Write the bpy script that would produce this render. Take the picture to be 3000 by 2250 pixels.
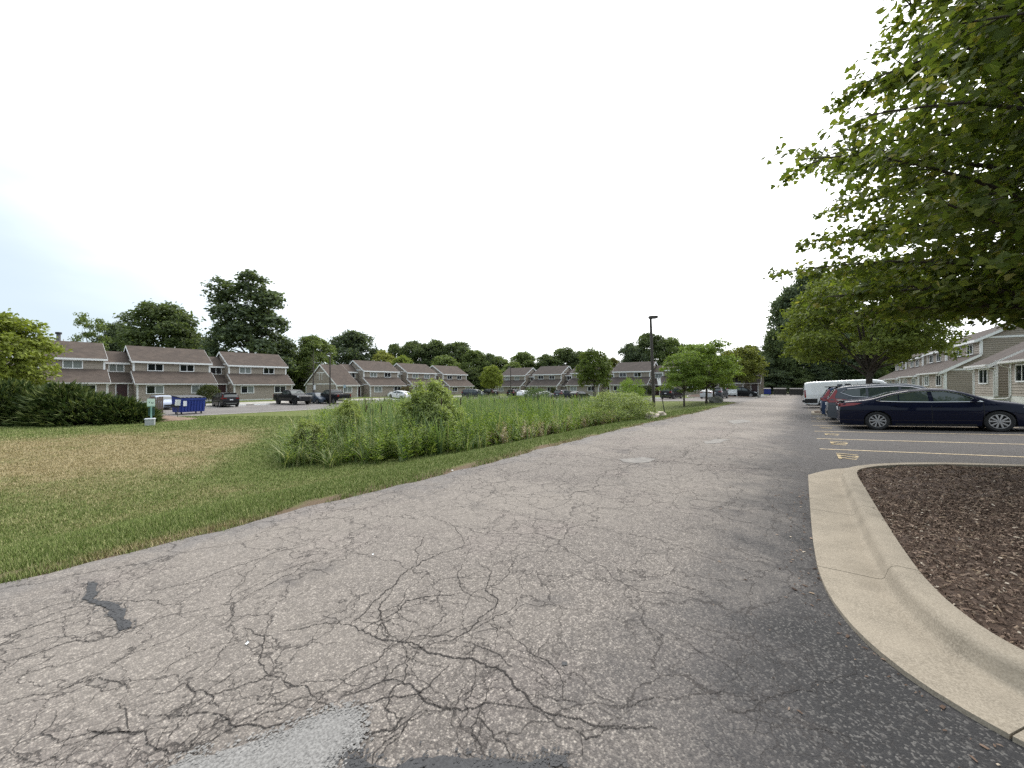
import bpy, bmesh, math, random
import numpy as np
from mathutils import Vector, Matrix

# ------------------------------------------------------------------ scene, camera, world, sun
for _o in list(bpy.data.objects):
    bpy.data.objects.remove(_o)
SC = bpy.context.scene
COL = SC.collection
H_EYE = 1.70
FPX = 1127.0            # focal length in photograph pixels (3000 wide)
cam_d = bpy.data.cameras.new("camera")
cam_d.sensor_width = 36.0
cam_d.lens = 36.0 * FPX / 3000.0
cam_d.clip_start = 0.05
cam_d.clip_end = 6000.0
cam = bpy.data.objects.new("camera", cam_d)
COL.objects.link(cam)
cam.location = (0, 0, H_EYE)
cam.rotation_euler = (math.radians(90), 0, 0)
SC.camera = cam
SUN_EL, SUN_AZ = math.radians(52), math.radians(28)     # azimuth clockwise from +Y (ahead), the sun stands ahead to the right
world = bpy.data.worlds.new("World")
SC.world = world
world.use_nodes = True
wt = world.node_tree
for n_ in list(wt.nodes):
    wt.nodes.remove(n_)
w_out = wt.nodes.new("ShaderNodeOutputWorld")
w_bg = wt.nodes.new("ShaderNodeBackground")
w_bg.inputs[1].default_value = 0.10
w_sky = wt.nodes.new("ShaderNodeTexSky")
w_sky.sky_type = 'NISHITA'
w_sky.sun_disc = False
w_sky.sun_elevation = SUN_EL
w_sky.sun_rotation = SUN_AZ
w_sky.air_density = 1.0
w_sky.dust_density = 1.5
w_co = wt.nodes.new("ShaderNodeTexCoord")
_sun_dir = (math.sin(SUN_AZ) * math.cos(SUN_EL), math.cos(SUN_AZ) * math.cos(SUN_EL), math.sin(SUN_EL))
w_map = wt.nodes.new("ShaderNodeMapping")
w_map.inputs['Scale'].default_value = (1.0, 1.0, 3.0)
w_noise = wt.nodes.new("ShaderNodeTexNoise")
w_noise.inputs['Scale'].default_value = 1.6
w_noise.inputs['Detail'].default_value = 6.0
w_dot = wt.nodes.new("ShaderNodeVectorMath")
w_dot.operation = 'DOT_PRODUCT'
w_dot.inputs[1].default_value = _sun_dir
w_add = wt.nodes.new("ShaderNodeMath")
w_add.operation = 'MULTIPLY_ADD'
w_add.inputs[1].default_value = 0.55
w_ramp = wt.nodes.new("ShaderNodeMapRange")
w_ramp.interpolation_type = 'SMOOTHSTEP'
w_ramp.inputs['From Min'].default_value = 0.47
w_ramp.inputs['From Max'].default_value = 1.18
w_mix = wt.nodes.new("ShaderNodeMixRGB")                    # thin cloud veil: bluish away from the sun, white glare towards it
w_mix.inputs[1].default_value = (5.35, 6.25, 6.9, 1)
w_mix.inputs[2].default_value = (18.5, 18.6, 18.8, 1)
w_fin = wt.nodes.new("ShaderNodeMixRGB")
w_fin.inputs[0].default_value = 0.9
wt.links.new(w_co.outputs['Generated'], w_map.inputs[0])
wt.links.new(w_map.outputs[0], w_noise.inputs[0])
wt.links.new(w_co.outputs['Generated'], w_dot.inputs[0])
wt.links.new(w_noise.outputs[0], w_add.inputs[0])
wt.links.new(w_dot.outputs['Value'], w_add.inputs[2])
wt.links.new(w_add.outputs[0], w_ramp.inputs[0])
wt.links.new(w_ramp.outputs[0], w_mix.inputs[0])
wt.links.new(w_sky.outputs[0], w_fin.inputs[1])
wt.links.new(w_mix.outputs[0], w_fin.inputs[2])
wt.links.new(w_fin.outputs[0], w_bg.inputs[0])
wt.links.new(w_bg.outputs[0], w_out.inputs[0])
sun_d = bpy.data.lights.new("sun", 'SUN')
sun_d.energy = 1.4
sun_d.angle = math.radians(18)
sun_d.color = (1.0, 0.96, 0.9)
sun = bpy.data.objects.new("sun", sun_d)
COL.objects.link(sun)
sun.location = (0, 0, 60)
_sd = Vector((math.sin(SUN_AZ) * math.cos(SUN_EL), math.cos(SUN_AZ) * math.cos(SUN_EL), math.sin(SUN_EL)))
sun.rotation_euler = (-_sd).to_track_quat('-Z', 'Y').to_euler()
SC.view_settings.view_transform = 'Standard'
SC.view_settings.look = 'None'
SC.view_settings.exposure = 0.57
SC.view_settings.gamma = 1.0
SC.view_settings.use_curve_mapping = False
SC.cycles.max_bounces = 5
SC.cycles.diffuse_bounces = 3
SC.cycles.glossy_bounces = 2
SC.cycles.transmission_bounces = 2
SC.cycles.transparent_max_bounces = 4
SC.cycles.use_denoising = False

# ------------------------------------------------------------------ place: the road runs 37 degrees right of the view
RA = math.radians(37.0)
SA, CA = math.sin(RA), math.cos(RA)
def xy(u, v):                       # u along the road, v to the right of it
    return u * SA + v * CA, u * CA - v * SA
def uv(x, y):
    return x * SA + y * CA, x * CA - y * SA
def sstep(t):
    t = np.clip(t, 0.0, 1.0)
    return t * t * (3 - 2 * t)
BASIN = [(-6.9, 11.4), (-3.6, 12.2), (-1.2, 14.2), (3.7, 19.7), (7.6, 24.2), (9.6, 30), (9, 39), (3, 47), (-6, 50), (-14, 45), (-15.5, 36), (-12.2, 24), (-8.9, 14.6)]
def poly_sd(poly, x, y):            # signed distance, inside > 0
    x = np.asarray(x, float); y = np.asarray(y, float)
    d = np.full(x.shape, 1e9); ins = np.zeros(x.shape, bool)
    n = len(poly)
    for i in range(n):
        ax, ay = poly[i]; bx, by = poly[(i + 1) % n]
        ex, ey = bx - ax, by - ay
        t = np.clip(((x - ax) * ex + (y - ay) * ey) / (ex * ex + ey * ey), 0, 1)
        d = np.minimum(d, np.hypot(x - ax - t * ex, y - ay - t * ey))
        c = ((ay > y) != (by > y)) & (x < (bx - ax) * (y - ay) / ((by - ay) or 1e-9) + ax)
        ins ^= c
    return np.where(ins, d, -d)
def hgt(x, y):
    x = np.asarray(x, float); y = np.asarray(y, float)
    u, v = uv(x, y)
    za = -0.008 * np.clip(u - 10, 0, 110)
    zr = 0.05 * np.clip(v - 0.4, 0, 5.6) + 0.13 * np.clip(v - 6.0, 0, 4.0)
    far = sstep((u - 34) / 14)
    f = sstep((-v - 5.7) / 4.8) * (1 - far) + sstep((-v - 5.7) / 24) * far
    L = -0.82 - 0.18 * sstep((-v - 20) / 15) - 0.1 * sstep((u - 20) / 40)
    lw = 0.42 * sstep((-v - 57.2) / 3.0)          # lawn in front of the left row stands a little higher
    lc = 0.35 * sstep((u - 68.2) / 3.0) * sstep((-v - 8) / 4)
    z = za * (1 - f) + L * f + zr + lw + lc * (1 - sstep((-v - 57.2) / 3.0))
    z = z - 0.28 * sstep(poly_sd(BASIN, x, y) / 3.0)
    return z
def hz(x, y):
    return float(hgt(np.array([x]), np.array([y]))[0])
def gp(px, py, zoff=0.0):           # where the sight line through a pixel of the photograph meets the ground
    t = (px - 1500.0) / FPX; e = (py - 1125.0) / FPX
    Y = np.linspace(0.8, 160, 16000)
    g = H_EYE - e * Y - (hgt(t * Y, Y) + zoff)
    k = int(np.argmax(g <= 0)) if (g <= 0).any() else len(Y) - 1
    return t * Y[k], Y[k]
def at(px, Y):
    return (px - 1500.0) / FPX * Y, Y
def zat(py, Y):
    return H_EYE - (py - 1125.0) / FPX * Y

# ------------------------------------------------------------------ small helpers
def tag(o, label=None, cat=None, group=None, kind=None):
    if label: o['label'] = label
    if cat: o['category'] = cat
    if group: o['group'] = group
    if kind: o['kind'] = kind
    return o
def empty(name, loc=(0, 0, 0), rz=0.0, rx=0.0, ry=0.0):
    o = bpy.data.objects.new(name, None)
    o.empty_display_size = 0.2
    o.location = loc; o.rotation_euler = (rx, ry, rz)
    COL.objects.link(o)
    return o
def link(name, me, mat=None, parent=None, loc=None, rz=None):
    o = bpy.data.objects.new(name, me)
    COL.objects.link(o)
    if mat is not None and len(me.materials) == 0:
        for m in (mat if isinstance(mat, (list, tuple)) else [mat]):
            me.materials.append(m)
    if parent is not None: o.parent = parent
    if loc is not None: o.location = loc
    if rz is not None: o.rotation_euler = (0, 0, rz)
    return o
def np_mesh(name, V, F, attrs=None):          # V (n,3), F (m,3) or (m,4)
    V = np.asarray(V, np.float32); F = np.asarray(F, np.int32)
    me = bpy.data.meshes.new(name)
    k = F.shape[1]
    me.vertices.add(len(V)); me.vertices.foreach_set('co', V.ravel())
    me.loops.add(F.size); me.loops.foreach_set('vertex_index', F.ravel())
    me.polygons.add(len(F)); me.polygons.foreach_set('loop_start', np.arange(0, F.size, k, dtype=np.int32))
    if attrs:
        for an, arr in attrs.items():
            a = me.attributes.new(an, 'FLOAT', 'POINT')
            a.data.foreach_set('value', np.asarray(arr, np.float32).ravel())
    me.update(calc_edges=True)
    return me
class MB:
    def __init__(s): s.v = []; s.f = []; s.m = []
    def quad(s, pts, m=0):
        b = len(s.v); s.v.extend(pts); s.f.append(tuple(range(b, b + len(pts)))); s.m.append(m)
    def box(s, x0, x1, y0, y1, z0, z1, m=0):
        b = len(s.v)
        s.v.extend([(x0, y0, z0), (x1, y0, z0), (x1, y1, z0), (x0, y1, z0), (x0, y0, z1), (x1, y0, z1), (x1, y1, z1), (x0, y1, z1)])
        for q in ((0, 3, 2, 1), (4, 5, 6, 7), (0, 1, 5, 4), (1, 2, 6, 5), (2, 3, 7, 6), (3, 0, 4, 7)):
            s.f.append(tuple(b + i for i in q)); s.m.append(m)
        return s
    def prism(s, poly, ext, m=0):             # polygon (3D points) extruded along vector ext
        n = len(poly); b = len(s.v)
        s.v.extend([tuple(p) for p in poly]); s.v.extend([tuple(p[i] + ext[i] for i in range(3)) for p in poly])
        s.f.append(tuple(b + i for i in reversed(range(n)))); s.m.append(m)
        s.f.append(tuple(b + n + i for i in range(n))); s.m.append(m)
        for i in range(n):
            j = (i + 1) % n
            s.f.append((b + i, b + j, b + n + j, b + n + i)); s.m.append(m)
        return s
    def tube(s, pts, rad, seg=8, m=0, cap=True):
        pts = [Vector(p) for p in pts]; n = len(pts); b = len(s.v)
        if not isinstance(rad, (list, tuple)): rad = [rad] * n
        up = None
        for i, p in enumerate(pts):
            d = (pts[min(i + 1, n - 1)] - pts[max(i - 1, 0)])
            d = d.normalized() if d.length > 1e-9 else Vector((0, 0, 1))
            if up is None: up = Vector((0, 0, 1)) if abs(d.z) < 0.9 else Vector((1, 0, 0))
            a = d.cross(up)
            a = a.normalized() if a.length > 1e-6 else d.orthogonal().normalized()
            c = a.cross(d).normalized(); up = c
            for k in range(seg):
                t = 2 * math.pi * k / seg
                q = p + (a * math.cos(t) + c * math.sin(t)) * rad[i]
                s.v.append((q.x, q.y, q.z))
        for i in range(n - 1):
            for k in range(seg):
                k2 = (k + 1) % seg
                s.f.append((b + i * seg + k, b + i * seg + k2, b + (i + 1) * seg + k2, b + (i + 1) * seg + k)); s.m.append(m)
        if cap:
            s.f.append(tuple(b + k for k in reversed(range(seg)))); s.m.append(m)
            s.f.append(tuple(b + (n - 1) * seg + k for k in range(seg))); s.m.append(m)
        return s
    def lathe(s, prof, axis='z', seg=24, m=0, c=(0, 0, 0)):     # prof: (r, h) along the axis
        b = len(s.v)
        for r, h in prof:
            for k in range(seg):
                t = 2 * math.pi * k / seg
                a, d = r * math.cos(t), r * math.sin(t)
                s.v.append((c[0] + a, c[1] + d, c[2] + h) if axis == 'z' else ((c[0] + a, c[1] + h, c[2] + d) if axis == 'y' else (c[0] + h, c[1] + a, c[2] + d)))
        for i in range(len(prof) - 1):
            for k in range(seg):
                k2 = (k + 1) % seg
                s.f.append((b + i * seg + k, b + i * seg + k2, b + (i + 1) * seg + k2, b + (i + 1) * seg + k)); s.m.append(m)
        return s
    def mesh(s, name, smooth=None, bevel=0.0):
        me = bpy.data.meshes.new(name)
        me.from_pydata(s.v, [], s.f)
        if any(s.m): me.polygons.foreach_set('material_index', s.m)
        bm = bmesh.new(); bm.from_mesh(me)
        if bevel:
            bmesh.ops.remove_doubles(bm, verts=bm.verts, dist=1e-5)
            bmesh.ops.recalc_face_normals(bm, faces=bm.faces)
            es = [e for e in bm.edges if len(e.link_faces) == 2 and e.calc_face_angle(0) > 0.5]
            bmesh.ops.bevel(bm, geom=es, offset=bevel, segments=2, affect='EDGES', clamp_overlap=True)
        bmesh.ops.recalc_face_normals(bm, faces=bm.faces)
        bm.to_mesh(me); bm.free()
        if smooth is not None:
            me.polygons.foreach_set('use_smooth', [True] * len(me.polygons))
            me.set_sharp_from_angle(angle=math.radians(smooth))
        return me
    def build(s, name, mat, parent=None, smooth=None, bevel=0.0, loc=None, rz=None):
        return link(name, s.mesh(name, smooth, bevel), mat, parent, loc, rz)
def copy_tree(o, parent=None):
    c = o.copy(); COL.objects.link(c); c.parent = parent
    for ch in list(o.children):
        copy_tree(ch, c)
    return c
def scatter(PV, PF, pos, rz, sc, tilt=None, rnd=None):
    """many copies of one small triangle shape as one vertex array: PV (k,3), PF (t,3)"""
    PV = np.asarray(PV, float); PF = np.asarray(PF, int)
    n, k = len(pos), len(PV)
    c, s = np.cos(rz)[:, None], np.sin(rz)[:, None]
    S = sc[:, None, :] if sc.ndim == 2 else sc[:, None, None]
    P = PV[None] * S
    if tilt is not None:           # lean: shear x by z
        P = P.copy(); P[:, :, 0] += P[:, :, 2] * tilt[:, None]
    X = P[:, :, 0] * c - P[:, :, 1] * s
    Y = P[:, :, 0] * s + P[:, :, 1] * c
    V = np.stack([X, Y, P[:, :, 2]], -1) + pos[:, None, :]
    F = PF[None] + (np.arange(n) * k)[:, None, None]
    return V.reshape(-1, 3), F.reshape(-1, 3)
def cat_mesh(lst):
    V, F, o = [], [], 0
    for v, f in lst:
        V.append(v); F.append(f + o); o += len(v)
    return np.concatenate(V), np.concatenate(F)

# ------------------------------------------------------------------ materials
def mat(name, base=(0.5, 0.5, 0.5), rough=0.6, metal=0.0, coat=0.0, spec=None):
    m = bpy.data.materials.new(name); m.use_nodes = True
    b = m.node_tree.nodes['Principled BSDF']
    b.inputs['Base Color'].default_value = (*base, 1)
    b.inputs['Roughness'].default_value = rough
    b.inputs['Metallic'].default_value = metal
    if coat: b.inputs['Coat Weight'].default_value = coat; b.inputs['Coat Roughness'].default_value = 0.04
    if spec is not None: b.inputs['Specular IOR Level'].default_value = spec
    return m
class NT:
    def __init__(s, m): s.t = m.node_tree; s.b = s.t.nodes['Principled BSDF']
    def n(s, typ, **kw):
        x = s.t.nodes.new(typ)
        for k, v in kw.items():
            if k.startswith('i_'):
                key = k[2:]
                x.inputs[int(key) if key.isdigit() else key.replace('_', ' ')].default_value = v
            else: setattr(x, k, v)
        return x
    def l(s, a, b): s.t.links.new(a, b)
    def noise(s, vec, scale, detail=4, rough=0.5, dist=0.0):
        x = s.n('ShaderNodeTexNoise', i_Scale=scale, i_Detail=detail, i_Roughness=rough, i_Distortion=dist)
        if vec is not None: s.l(vec, x.inputs['Vector'])
        return x.outputs['Fac']
    def rng(s, val, a, b, c=0.0, d=1.0, smooth=True):
        x = s.n('ShaderNodeMapRange', i_1=a, i_2=b, i_3=c, i_4=d)
        if smooth: x.interpolation_type = 'SMOOTHSTEP'
        s.l(val, x.inputs[0]); return x.outputs[0]
    def mix(s, fac, a, b, mode='MIX'):
        x = s.n('ShaderNodeMixRGB', blend_type=mode)
        for i, q in ((0, fac), (1, a), (2, b)):
            if hasattr(q, 'is_linked') or hasattr(q, 'links'): s.l(q, x.inputs[i])
            elif i == 0: x.inputs[0].default_value = q
            else: x.inputs[i].default_value = (*q, 1)
        return x.outputs[0]
    def math(s, op, a, b=0.0):
        x = s.n('ShaderNodeMath', operation=op)
        for i, q in ((0, a), (1, b)):
            if hasattr(q, 'links'): s.l(q, x.inputs[i])
            else: x.inputs[i].default_value = q
        return x.outputs[0]
    def ramp(s, val, stops):
        x = s.n('ShaderNodeValToRGB'); e = x.color_ramp.elements
        while len(e) < len(stops): e.new(0.5)
        for el, (p, c) in zip(e, stops): el.position = p; el.color = (*c, 1)
        s.l(val, x.inputs[0]); return x.outputs[0]
    def bump(s, hgt_, strength=0.3, dist=0.01):
        x = s.n('ShaderNodeBump', i_Strength=strength, i_Distance=dist)
        s.l(hgt_, x.inputs['Height']); s.l(x.outputs[0], s.b.inputs['Normal'])
    def obj(s): return s.n('ShaderNodeTexCoord').outputs['Object']
    def color(s, c): s.l(c, s.b.inputs['Base Color'])

M = {}
def speckled(name, c1, c2, scale, rough=0.8, bump=0.2, bscale=None, big=0.0):
    m = mat(name, c1, rough); t = NT(m); o = t.obj()
    a = t.noise(o, scale, 5, 0.6)
    c = t.mix(t.rng(a, 0.3, 0.7), c1, c2)
    if big:
        b = t.noise(o, big, 3)
        c = t.mix(t.rng(b, 0.35, 0.7, 0, 0.35), c, tuple(x * 0.6 for x in c1))
    t.color(c)
    if bump: t.bump(t.noise(o, bscale or scale * 2, 4), bump, 0.01)
    M[name] = m; return m
M['white'] = mat('white_trim', (0.76, 0.77, 0.77), 0.45)
M['offwhite'] = mat('weathered_white', (0.6, 0.6, 0.57), 0.6)
M['gutter_w'] = mat('painted_gutter', (0.62, 0.62, 0.6), 0.4)
M['black'] = mat('black_plastic', (0.012, 0.012, 0.013), 0.5)
M['rubber'] = mat('tyre_rubber', (0.018, 0.018, 0.019), 0.85)
M['alloy'] = mat('alloy', (0.42, 0.42, 0.43), 0.32, 0.85)
M['alloy_dark'] = mat('alloy_dark', (0.03, 0.03, 0.033), 0.4, 0.6)
M['chrome'] = mat('chrome', (0.75, 0.76, 0.78), 0.12, 1.0)
M['glass'] = mat('window_glass', (0.008, 0.01, 0.013), 0.04, 0.0, spec=0.6)
M['carglass'] = mat('car_glass', (0.035, 0.048, 0.046), 0.03, 0.0, spec=0.9)
M['blind'] = mat('window_with_pale_blind', (0.20, 0.22, 0.21), 0.08)
M['red_lamp'] = mat('tail_lamp_red', (0.20, 0.004, 0.006), 0.15, coat=0.5)
M['clear_lamp'] = mat('head_lamp_clear', (0.55, 0.57, 0.6), 0.08, coat=1.0)
M['amber'] = mat('amber_lamp', (0.5, 0.15, 0.03), 0.2)
M['plate'] = mat('license_plate', (0.65, 0.67, 0.7), 0.4)
M['brown_metal'] = mat('bronze_paint', (0.045, 0.036, 0.03), 0.45)
M['grey_post'] = mat('galvanised_post', (0.16, 0.16, 0.16), 0.5, 0.5)
M['dark_post'] = mat('dark_steel_post', (0.035, 0.035, 0.035), 0.5)
M['orange'] = mat('orange_cone', (0.75, 0.09, 0.04), 0.5)
M['door_red'] = mat('dark_red_door', (0.045, 0.014, 0.015), 0.35)
M['line_y'] = speckled('yellow_line_paint', (0.50, 0.37, 0.17), (0.26, 0.21, 0.13), 14, 0.8, 0)
M['line_p'] = speckled('pale_line_paint', (0.60, 0.47, 0.28), (0.36, 0.29, 0.20), 9, 0.8, 0)
M['line_w'] = speckled('white_line_paint', (0.6, 0.6, 0.58), (0.4, 0.4, 0.39), 12, 0.8, 0)
M['crack'] = mat('crack_shadow_dirt', (0.034, 0.029, 0.026), 1.0)
M['tar'] = speckled('crack_sealant', (0.028, 0.028, 0.030), (0.055, 0.055, 0.056), 90, 0.75, 0.1)
M['blue_metal'] = speckled('blue_dumpster_paint', (0.012, 0.03, 0.20), (0.02, 0.045, 0.26), 3, 0.45, 0)
M['dark_dump'] = speckled('dark_dumpster_paint', (0.03, 0.028, 0.027), (0.05, 0.045, 0.04), 3, 0.6, 0)
M['lid'] = mat('black_plastic_lid', (0.02, 0.02, 0.022), 0.45)
M['wood_fence'] = speckled('weathered_wood', (0.20, 0.155, 0.12), (0.13, 0.10, 0.08), 8, 0.9, 0.1)
M['rock'] = speckled('pale_limestone', (0.62, 0.54, 0.46), (0.42, 0.34, 0.28), 6, 0.85, 0.6, 12, 3)
M['rock_grey'] = speckled('grey_boulder', (0.26, 0.25, 0.23), (0.14, 0.135, 0.12), 5, 0.9, 0.5, 10)
M['bark'] = speckled('bark', (0.085, 0.068, 0.055), (0.045, 0.036, 0.03), 14, 0.95, 0.6, 20)
M['bark_grey'] = speckled('grey_bark', (0.13, 0.115, 0.10), (0.07, 0.06, 0.052), 14, 0.95, 0.6, 20)
M['deadwood'] = speckled('dead_wood', (0.10, 0.085, 0.075), (0.06, 0.05, 0.045), 12, 0.95, 0)
M['sign_green'] = mat('pet_sign_green', (0.55, 0.68, 0.60), 0.5)
M['post_green'] = mat('green_post', (0.20, 0.36, 0.30), 0.6)
M['disp_green'] = mat('green_dispenser', (0.012, 0.05, 0.04), 0.5)
M['bin'] = speckled('grey_aggregate_bin', (0.30, 0.32, 0.33), (0.45, 0.46, 0.47), 40, 0.8, 0.2)
M['bin_lid'] = mat('pale_bin_lid', (0.62, 0.64, 0.68), 0.5)
M['blue_sign'] = mat('accessible_sign', (0.35, 0.45, 0.5), 0.5)
def mk_asphalt(name, old=True):
    m = mat(name, (0.18, 0.17, 0.16), 0.92, spec=0.25); t = NT(m); o = t.obj()
    sep = t.n('ShaderNodeSeparateXYZ'); t.l(o, sep.inputs[0])
    U, W = sep.outputs[0], sep.outputs[1]              # W = -v
    vor = t.n('ShaderNodeTexVoronoi', feature='F1', i_Scale=92.0, i_Randomness=1.0); t.l(o, vor.inputs['Vector'])
    vor2 = t.n('ShaderNodeTexVoronoi', feature='F1', i_Scale=190.0); t.l(o, vor2.inputs['Vector'])
    sc = t.n('ShaderNodeSeparateXYZ'); t.l(vor.outputs['Color'], sc.inputs[0])
    sc2 = t.n('ShaderNodeSeparateXYZ'); t.l(vor2.outputs['Color'], sc2.inputs[0])
    chip = t.ramp(sc.outputs[0], [(0.0, (0.050, 0.044, 0.041)), (0.3, (0.125, 0.108, 0.098)), (0.7, (0.29, 0.253, 0.222)), (1.0, (0.60, 0.535, 0.46))])
    chip2 = t.ramp(sc2.outputs[1], [(0.0, (0.10, 0.09, 0.085)), (0.6, (0.20, 0.18, 0.165)), (1.0, (0.36, 0.33, 0.30))])
    grit = t.rng(t.noise(o, 26, 4, 0.7), 0.32, 0.70, 0.55, 1.42, False)
    old_c = t.mix(1.0, t.mix(0.35, chip, chip2), grit, 'MULTIPLY')
    gap = t.rng(vor.outputs['Distance'], 0.0, 0.75, 0.0, 0.5)
    old_c = t.mix(gap, old_c, (0.06, 0.053, 0.05))
    # younger, bluer surface on the stalls and along the kerb
    new_c = t.mix(0.74, t.mix(0.5, chip, chip2, 'MIX'), (0.042, 0.042, 0.045))
    n_big = t.noise(o, 0.55, 5, 0.6)
    n_mid = t.noise(o, 2.6, 5, 0.6)
    vv = t.math('MULTIPLY', W, -1.0)
    vw = t.math('ADD', vv, t.math('MULTIPLY', t.math('SUBTRACT', n_mid, 0.5), 1.5))
    vw = t.math('ADD', vw, t.math('MULTIPLY', t.math('SUBTRACT', n_big, 0.5), 2.2))
    young = t.rng(vw, -1.5, 0.15)
    edge = t.rng(vw, -4.7, -5.6, 0.0, 0.55)            # grey strip along the lawn edge
    warm = t.rng(t.noise(o, 0.23, 4, 0.55), 0.38, 0.62, 0.25, 0.85)
    old_c = t.mix(warm, old_c, t.mix(0.50, old_c, (0.325, 0.288, 0.248)))
    pink = t.rng(t.noise(o, 0.6, 4, 0.6), 0.5, 0.68, 0.0, 0.22)
    old_c = t.mix(pink, old_c, t.mix(0.6, old_c, (0.24, 0.19, 0.185)))
    c = t.mix(young, old_c, new_c)
    deep = t.math('MULTIPLY', t.rng(vw, -0.5, 0.5), t.rng(U, 9.5, 5.0))      # fresh dark seal coat beside the near kerb
    c = t.mix(t.math('MULTIPLY', deep, 0.88), c, t.mix(t.rng(sc.outputs[0], 0.70, 1.0, 0, 0.8), (0.031, 0.0305, 0.031), (0.15, 0.142, 0.132)))
    c = t.mix(edge, c, (0.15, 0.145, 0.145))
    # stains, worn and oily patches
    stain = t.rng(t.noise(o, 0.9, 6, 0.62), 0.56, 0.72, 0.0, 0.5)
    c = t.mix(stain, c, (0.075, 0.07, 0.07))
    # fine craquelure: networks that show only in fatigued areas
    dn = t.n('ShaderNodeTexNoise', i_Scale=2.2, i_Detail=6.0, i_Roughness=0.6); t.l(o, dn.inputs['Vector'])
    sub = t.n('ShaderNodeVectorMath', operation='SUBTRACT'); t.l(dn.outputs['Color'], sub.inputs[0]); sub.inputs[1].default_value = (0.5, 0.5, 0.5)
    scl = t.n('ShaderNodeVectorMath', operation='SCALE'); t.l(sub.outputs[0], scl.inputs[0]); scl.inputs['Scale'].default_value = 0.55
    add = t.n('ShaderNodeVectorMath', operation='ADD'); t.l(o, add.inputs[0]); t.l(scl.outputs[0], add.inputs[1])
    cr = None
    for s_, w_, lo, hi, nscale in ((0.75, 0.006, 0.30, 0.42, 0.33), (2.1, 0.013, 0.40, 0.54, 0.42), (4.6, 0.024, 0.48, 0.60, 0.6)):
        ve = t.n('ShaderNodeTexVoronoi', feature='DISTANCE_TO_EDGE', i_Scale=s_); t.l(add.outputs[0], ve.inputs['Vector'])
        k = t.rng(ve.outputs['Distance'], w_, w_ * 0.25)
        k = t.math('MULTIPLY', k, t.rng(t.noise(o, nscale, 3), lo, hi))
        cr = k if cr is None else t.math('MAXIMUM', cr, k)
    cr = t.math('MULTIPLY', cr, t.rng(vw, 0.9, -0.6, 0.3, 0.9))
    c = t.mix(t.math('MULTIPLY', cr, 0.85), c, (0.045, 0.039, 0.036))
    t.color(c)
    hgt_ = t.math('SUBTRACT', t.math('MULTIPLY', sc.outputs[0], 0.35), t.math('MULTIPLY', cr, 2.0))
    t.bump(t.math('SUBTRACT', hgt_, vor.outputs['Distance']), 0.55, 0.008)
    M[name] = m; return m
mk_asphalt('asphalt')
M['patch'] = speckled('grey_patch_mix', (0.31, 0.30, 0.285), (0.12, 0.115, 0.11), 75, 0.95, 0.4, 90, 4)
M['patch_far'] = speckled('pale_worn_patch', (0.27, 0.25, 0.225), (0.15, 0.14, 0.13), 9, 0.95, 0.3, 30, 4)

def mk_concrete(name, base=(0.285, 0.243, 0.187)):
    m = mat(name, base, 0.9, spec=0.2); t = NT(m); o = t.obj()
    a = t.noise(o, 3.2, 6, 0.65); b = t.noise(o, 85, 3, 0.6)
    c = t.mix(t.rng(a, 0.35, 0.7, 0, 0.75), base, tuple(x * 0.62 for x in base))
    c = t.mix(t.rng(b, 0.35, 0.7, 0, 0.8), c, (base[0] * 1.35, base[1] * 1.37, base[2] * 1.4))
    vor = t.n('ShaderNodeTexVoronoi', feature='F1', i_Scale=55.0); t.l(o, vor.inputs['Vector'])
    c = t.mix(t.rng(vor.outputs['Distance'], 0.16, 0.05, 0, 0.75), c, (0.10, 0.085, 0.07))
    dirt = t.rng(t.noise(o, 1.4, 5, 0.6, 0.6), 0.52, 0.7, 0, 0.45)
    c = t.mix(dirt, c, (0.20, 0.17, 0.13))
    t.color(c); t.bump(b, 0.25, 0.004)
    M[name] = m
mk_concrete('concrete')
mk_concrete('concrete_pale', (0.36, 0.34, 0.31))

def mk_ground():
    m = mat('lawn', (0.06, 0.08, 0.02), 0.95, spec=0.1); t = NT(m); o = t.obj()
    dry = t.n('ShaderNodeAttribute', attribute_name='dry').outputs['Fac']
    n1 = t.noise(o, 0.9, 6, 0.65); n2 = t.noise(o, 7, 5, 0.65); n3 = t.noise(o, 60, 3, 0.6)
    mp = t.n('ShaderNodeMapping'); mp.inputs['Scale'].default_value = (1, 1, 1); t.l(o, mp.inputs[0])
    d = t.math('ADD', dry, t.math('MULTIPLY', t.math('SUBTRACT', n1, 0.5), 0.9))
    d = t.math('ADD', d, t.math('MULTIPLY', t.math('SUBTRACT', n2, 0.5), 0.7))
    g = t.mix(t.rng(n3, 0.3, 0.7), (0.085, 0.112, 0.030), (0.14, 0.165, 0.055))
    g = t.mix(t.rng(n1, 0.4, 0.7, 0, 0.5), g, (0.17, 0.165, 0.07))
    s = t.mix(t.rng(n3, 0.3, 0.7), (0.31, 0.255, 0.145), (0.20, 0.165, 0.085))
    c = t.mix(t.rng(d, 0.25, 0.85), g, s)
    # bare soil and thatch along the road edge
    sep = t.n('ShaderNodeSeparateXYZ'); t.l(o, sep.inputs[0])
    v = t.math('SUBTRACT', t.math('MULTIPLY', sep.outputs[0], CA), t.math('MULTIPLY', sep.outputs[1], SA))
    u = t.math('ADD', t.math('MULTIPLY', sep.outputs[0], SA), t.math('MULTIPLY', sep.outputs[1], CA))
    v2 = t.math('ADD', v, t.math('MULTIPLY', t.math('SUBTRACT', t.noise(o, 1.1, 4), 0.5), 1.0))
    soil = t.math('MULTIPLY', t.rng(v2, -5.85, -5.55), t.rng(v, -3.0, -4.0))
    c = t.mix(soil, c, t.mix(n3, (0.10, 0.072, 0.05), (0.20, 0.15, 0.10)))
    t.color(c)
    t.bump(t.math('ADD', n3, n2), 0.7, 0.04)
    M['lawn'] = m
mk_ground()
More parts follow.
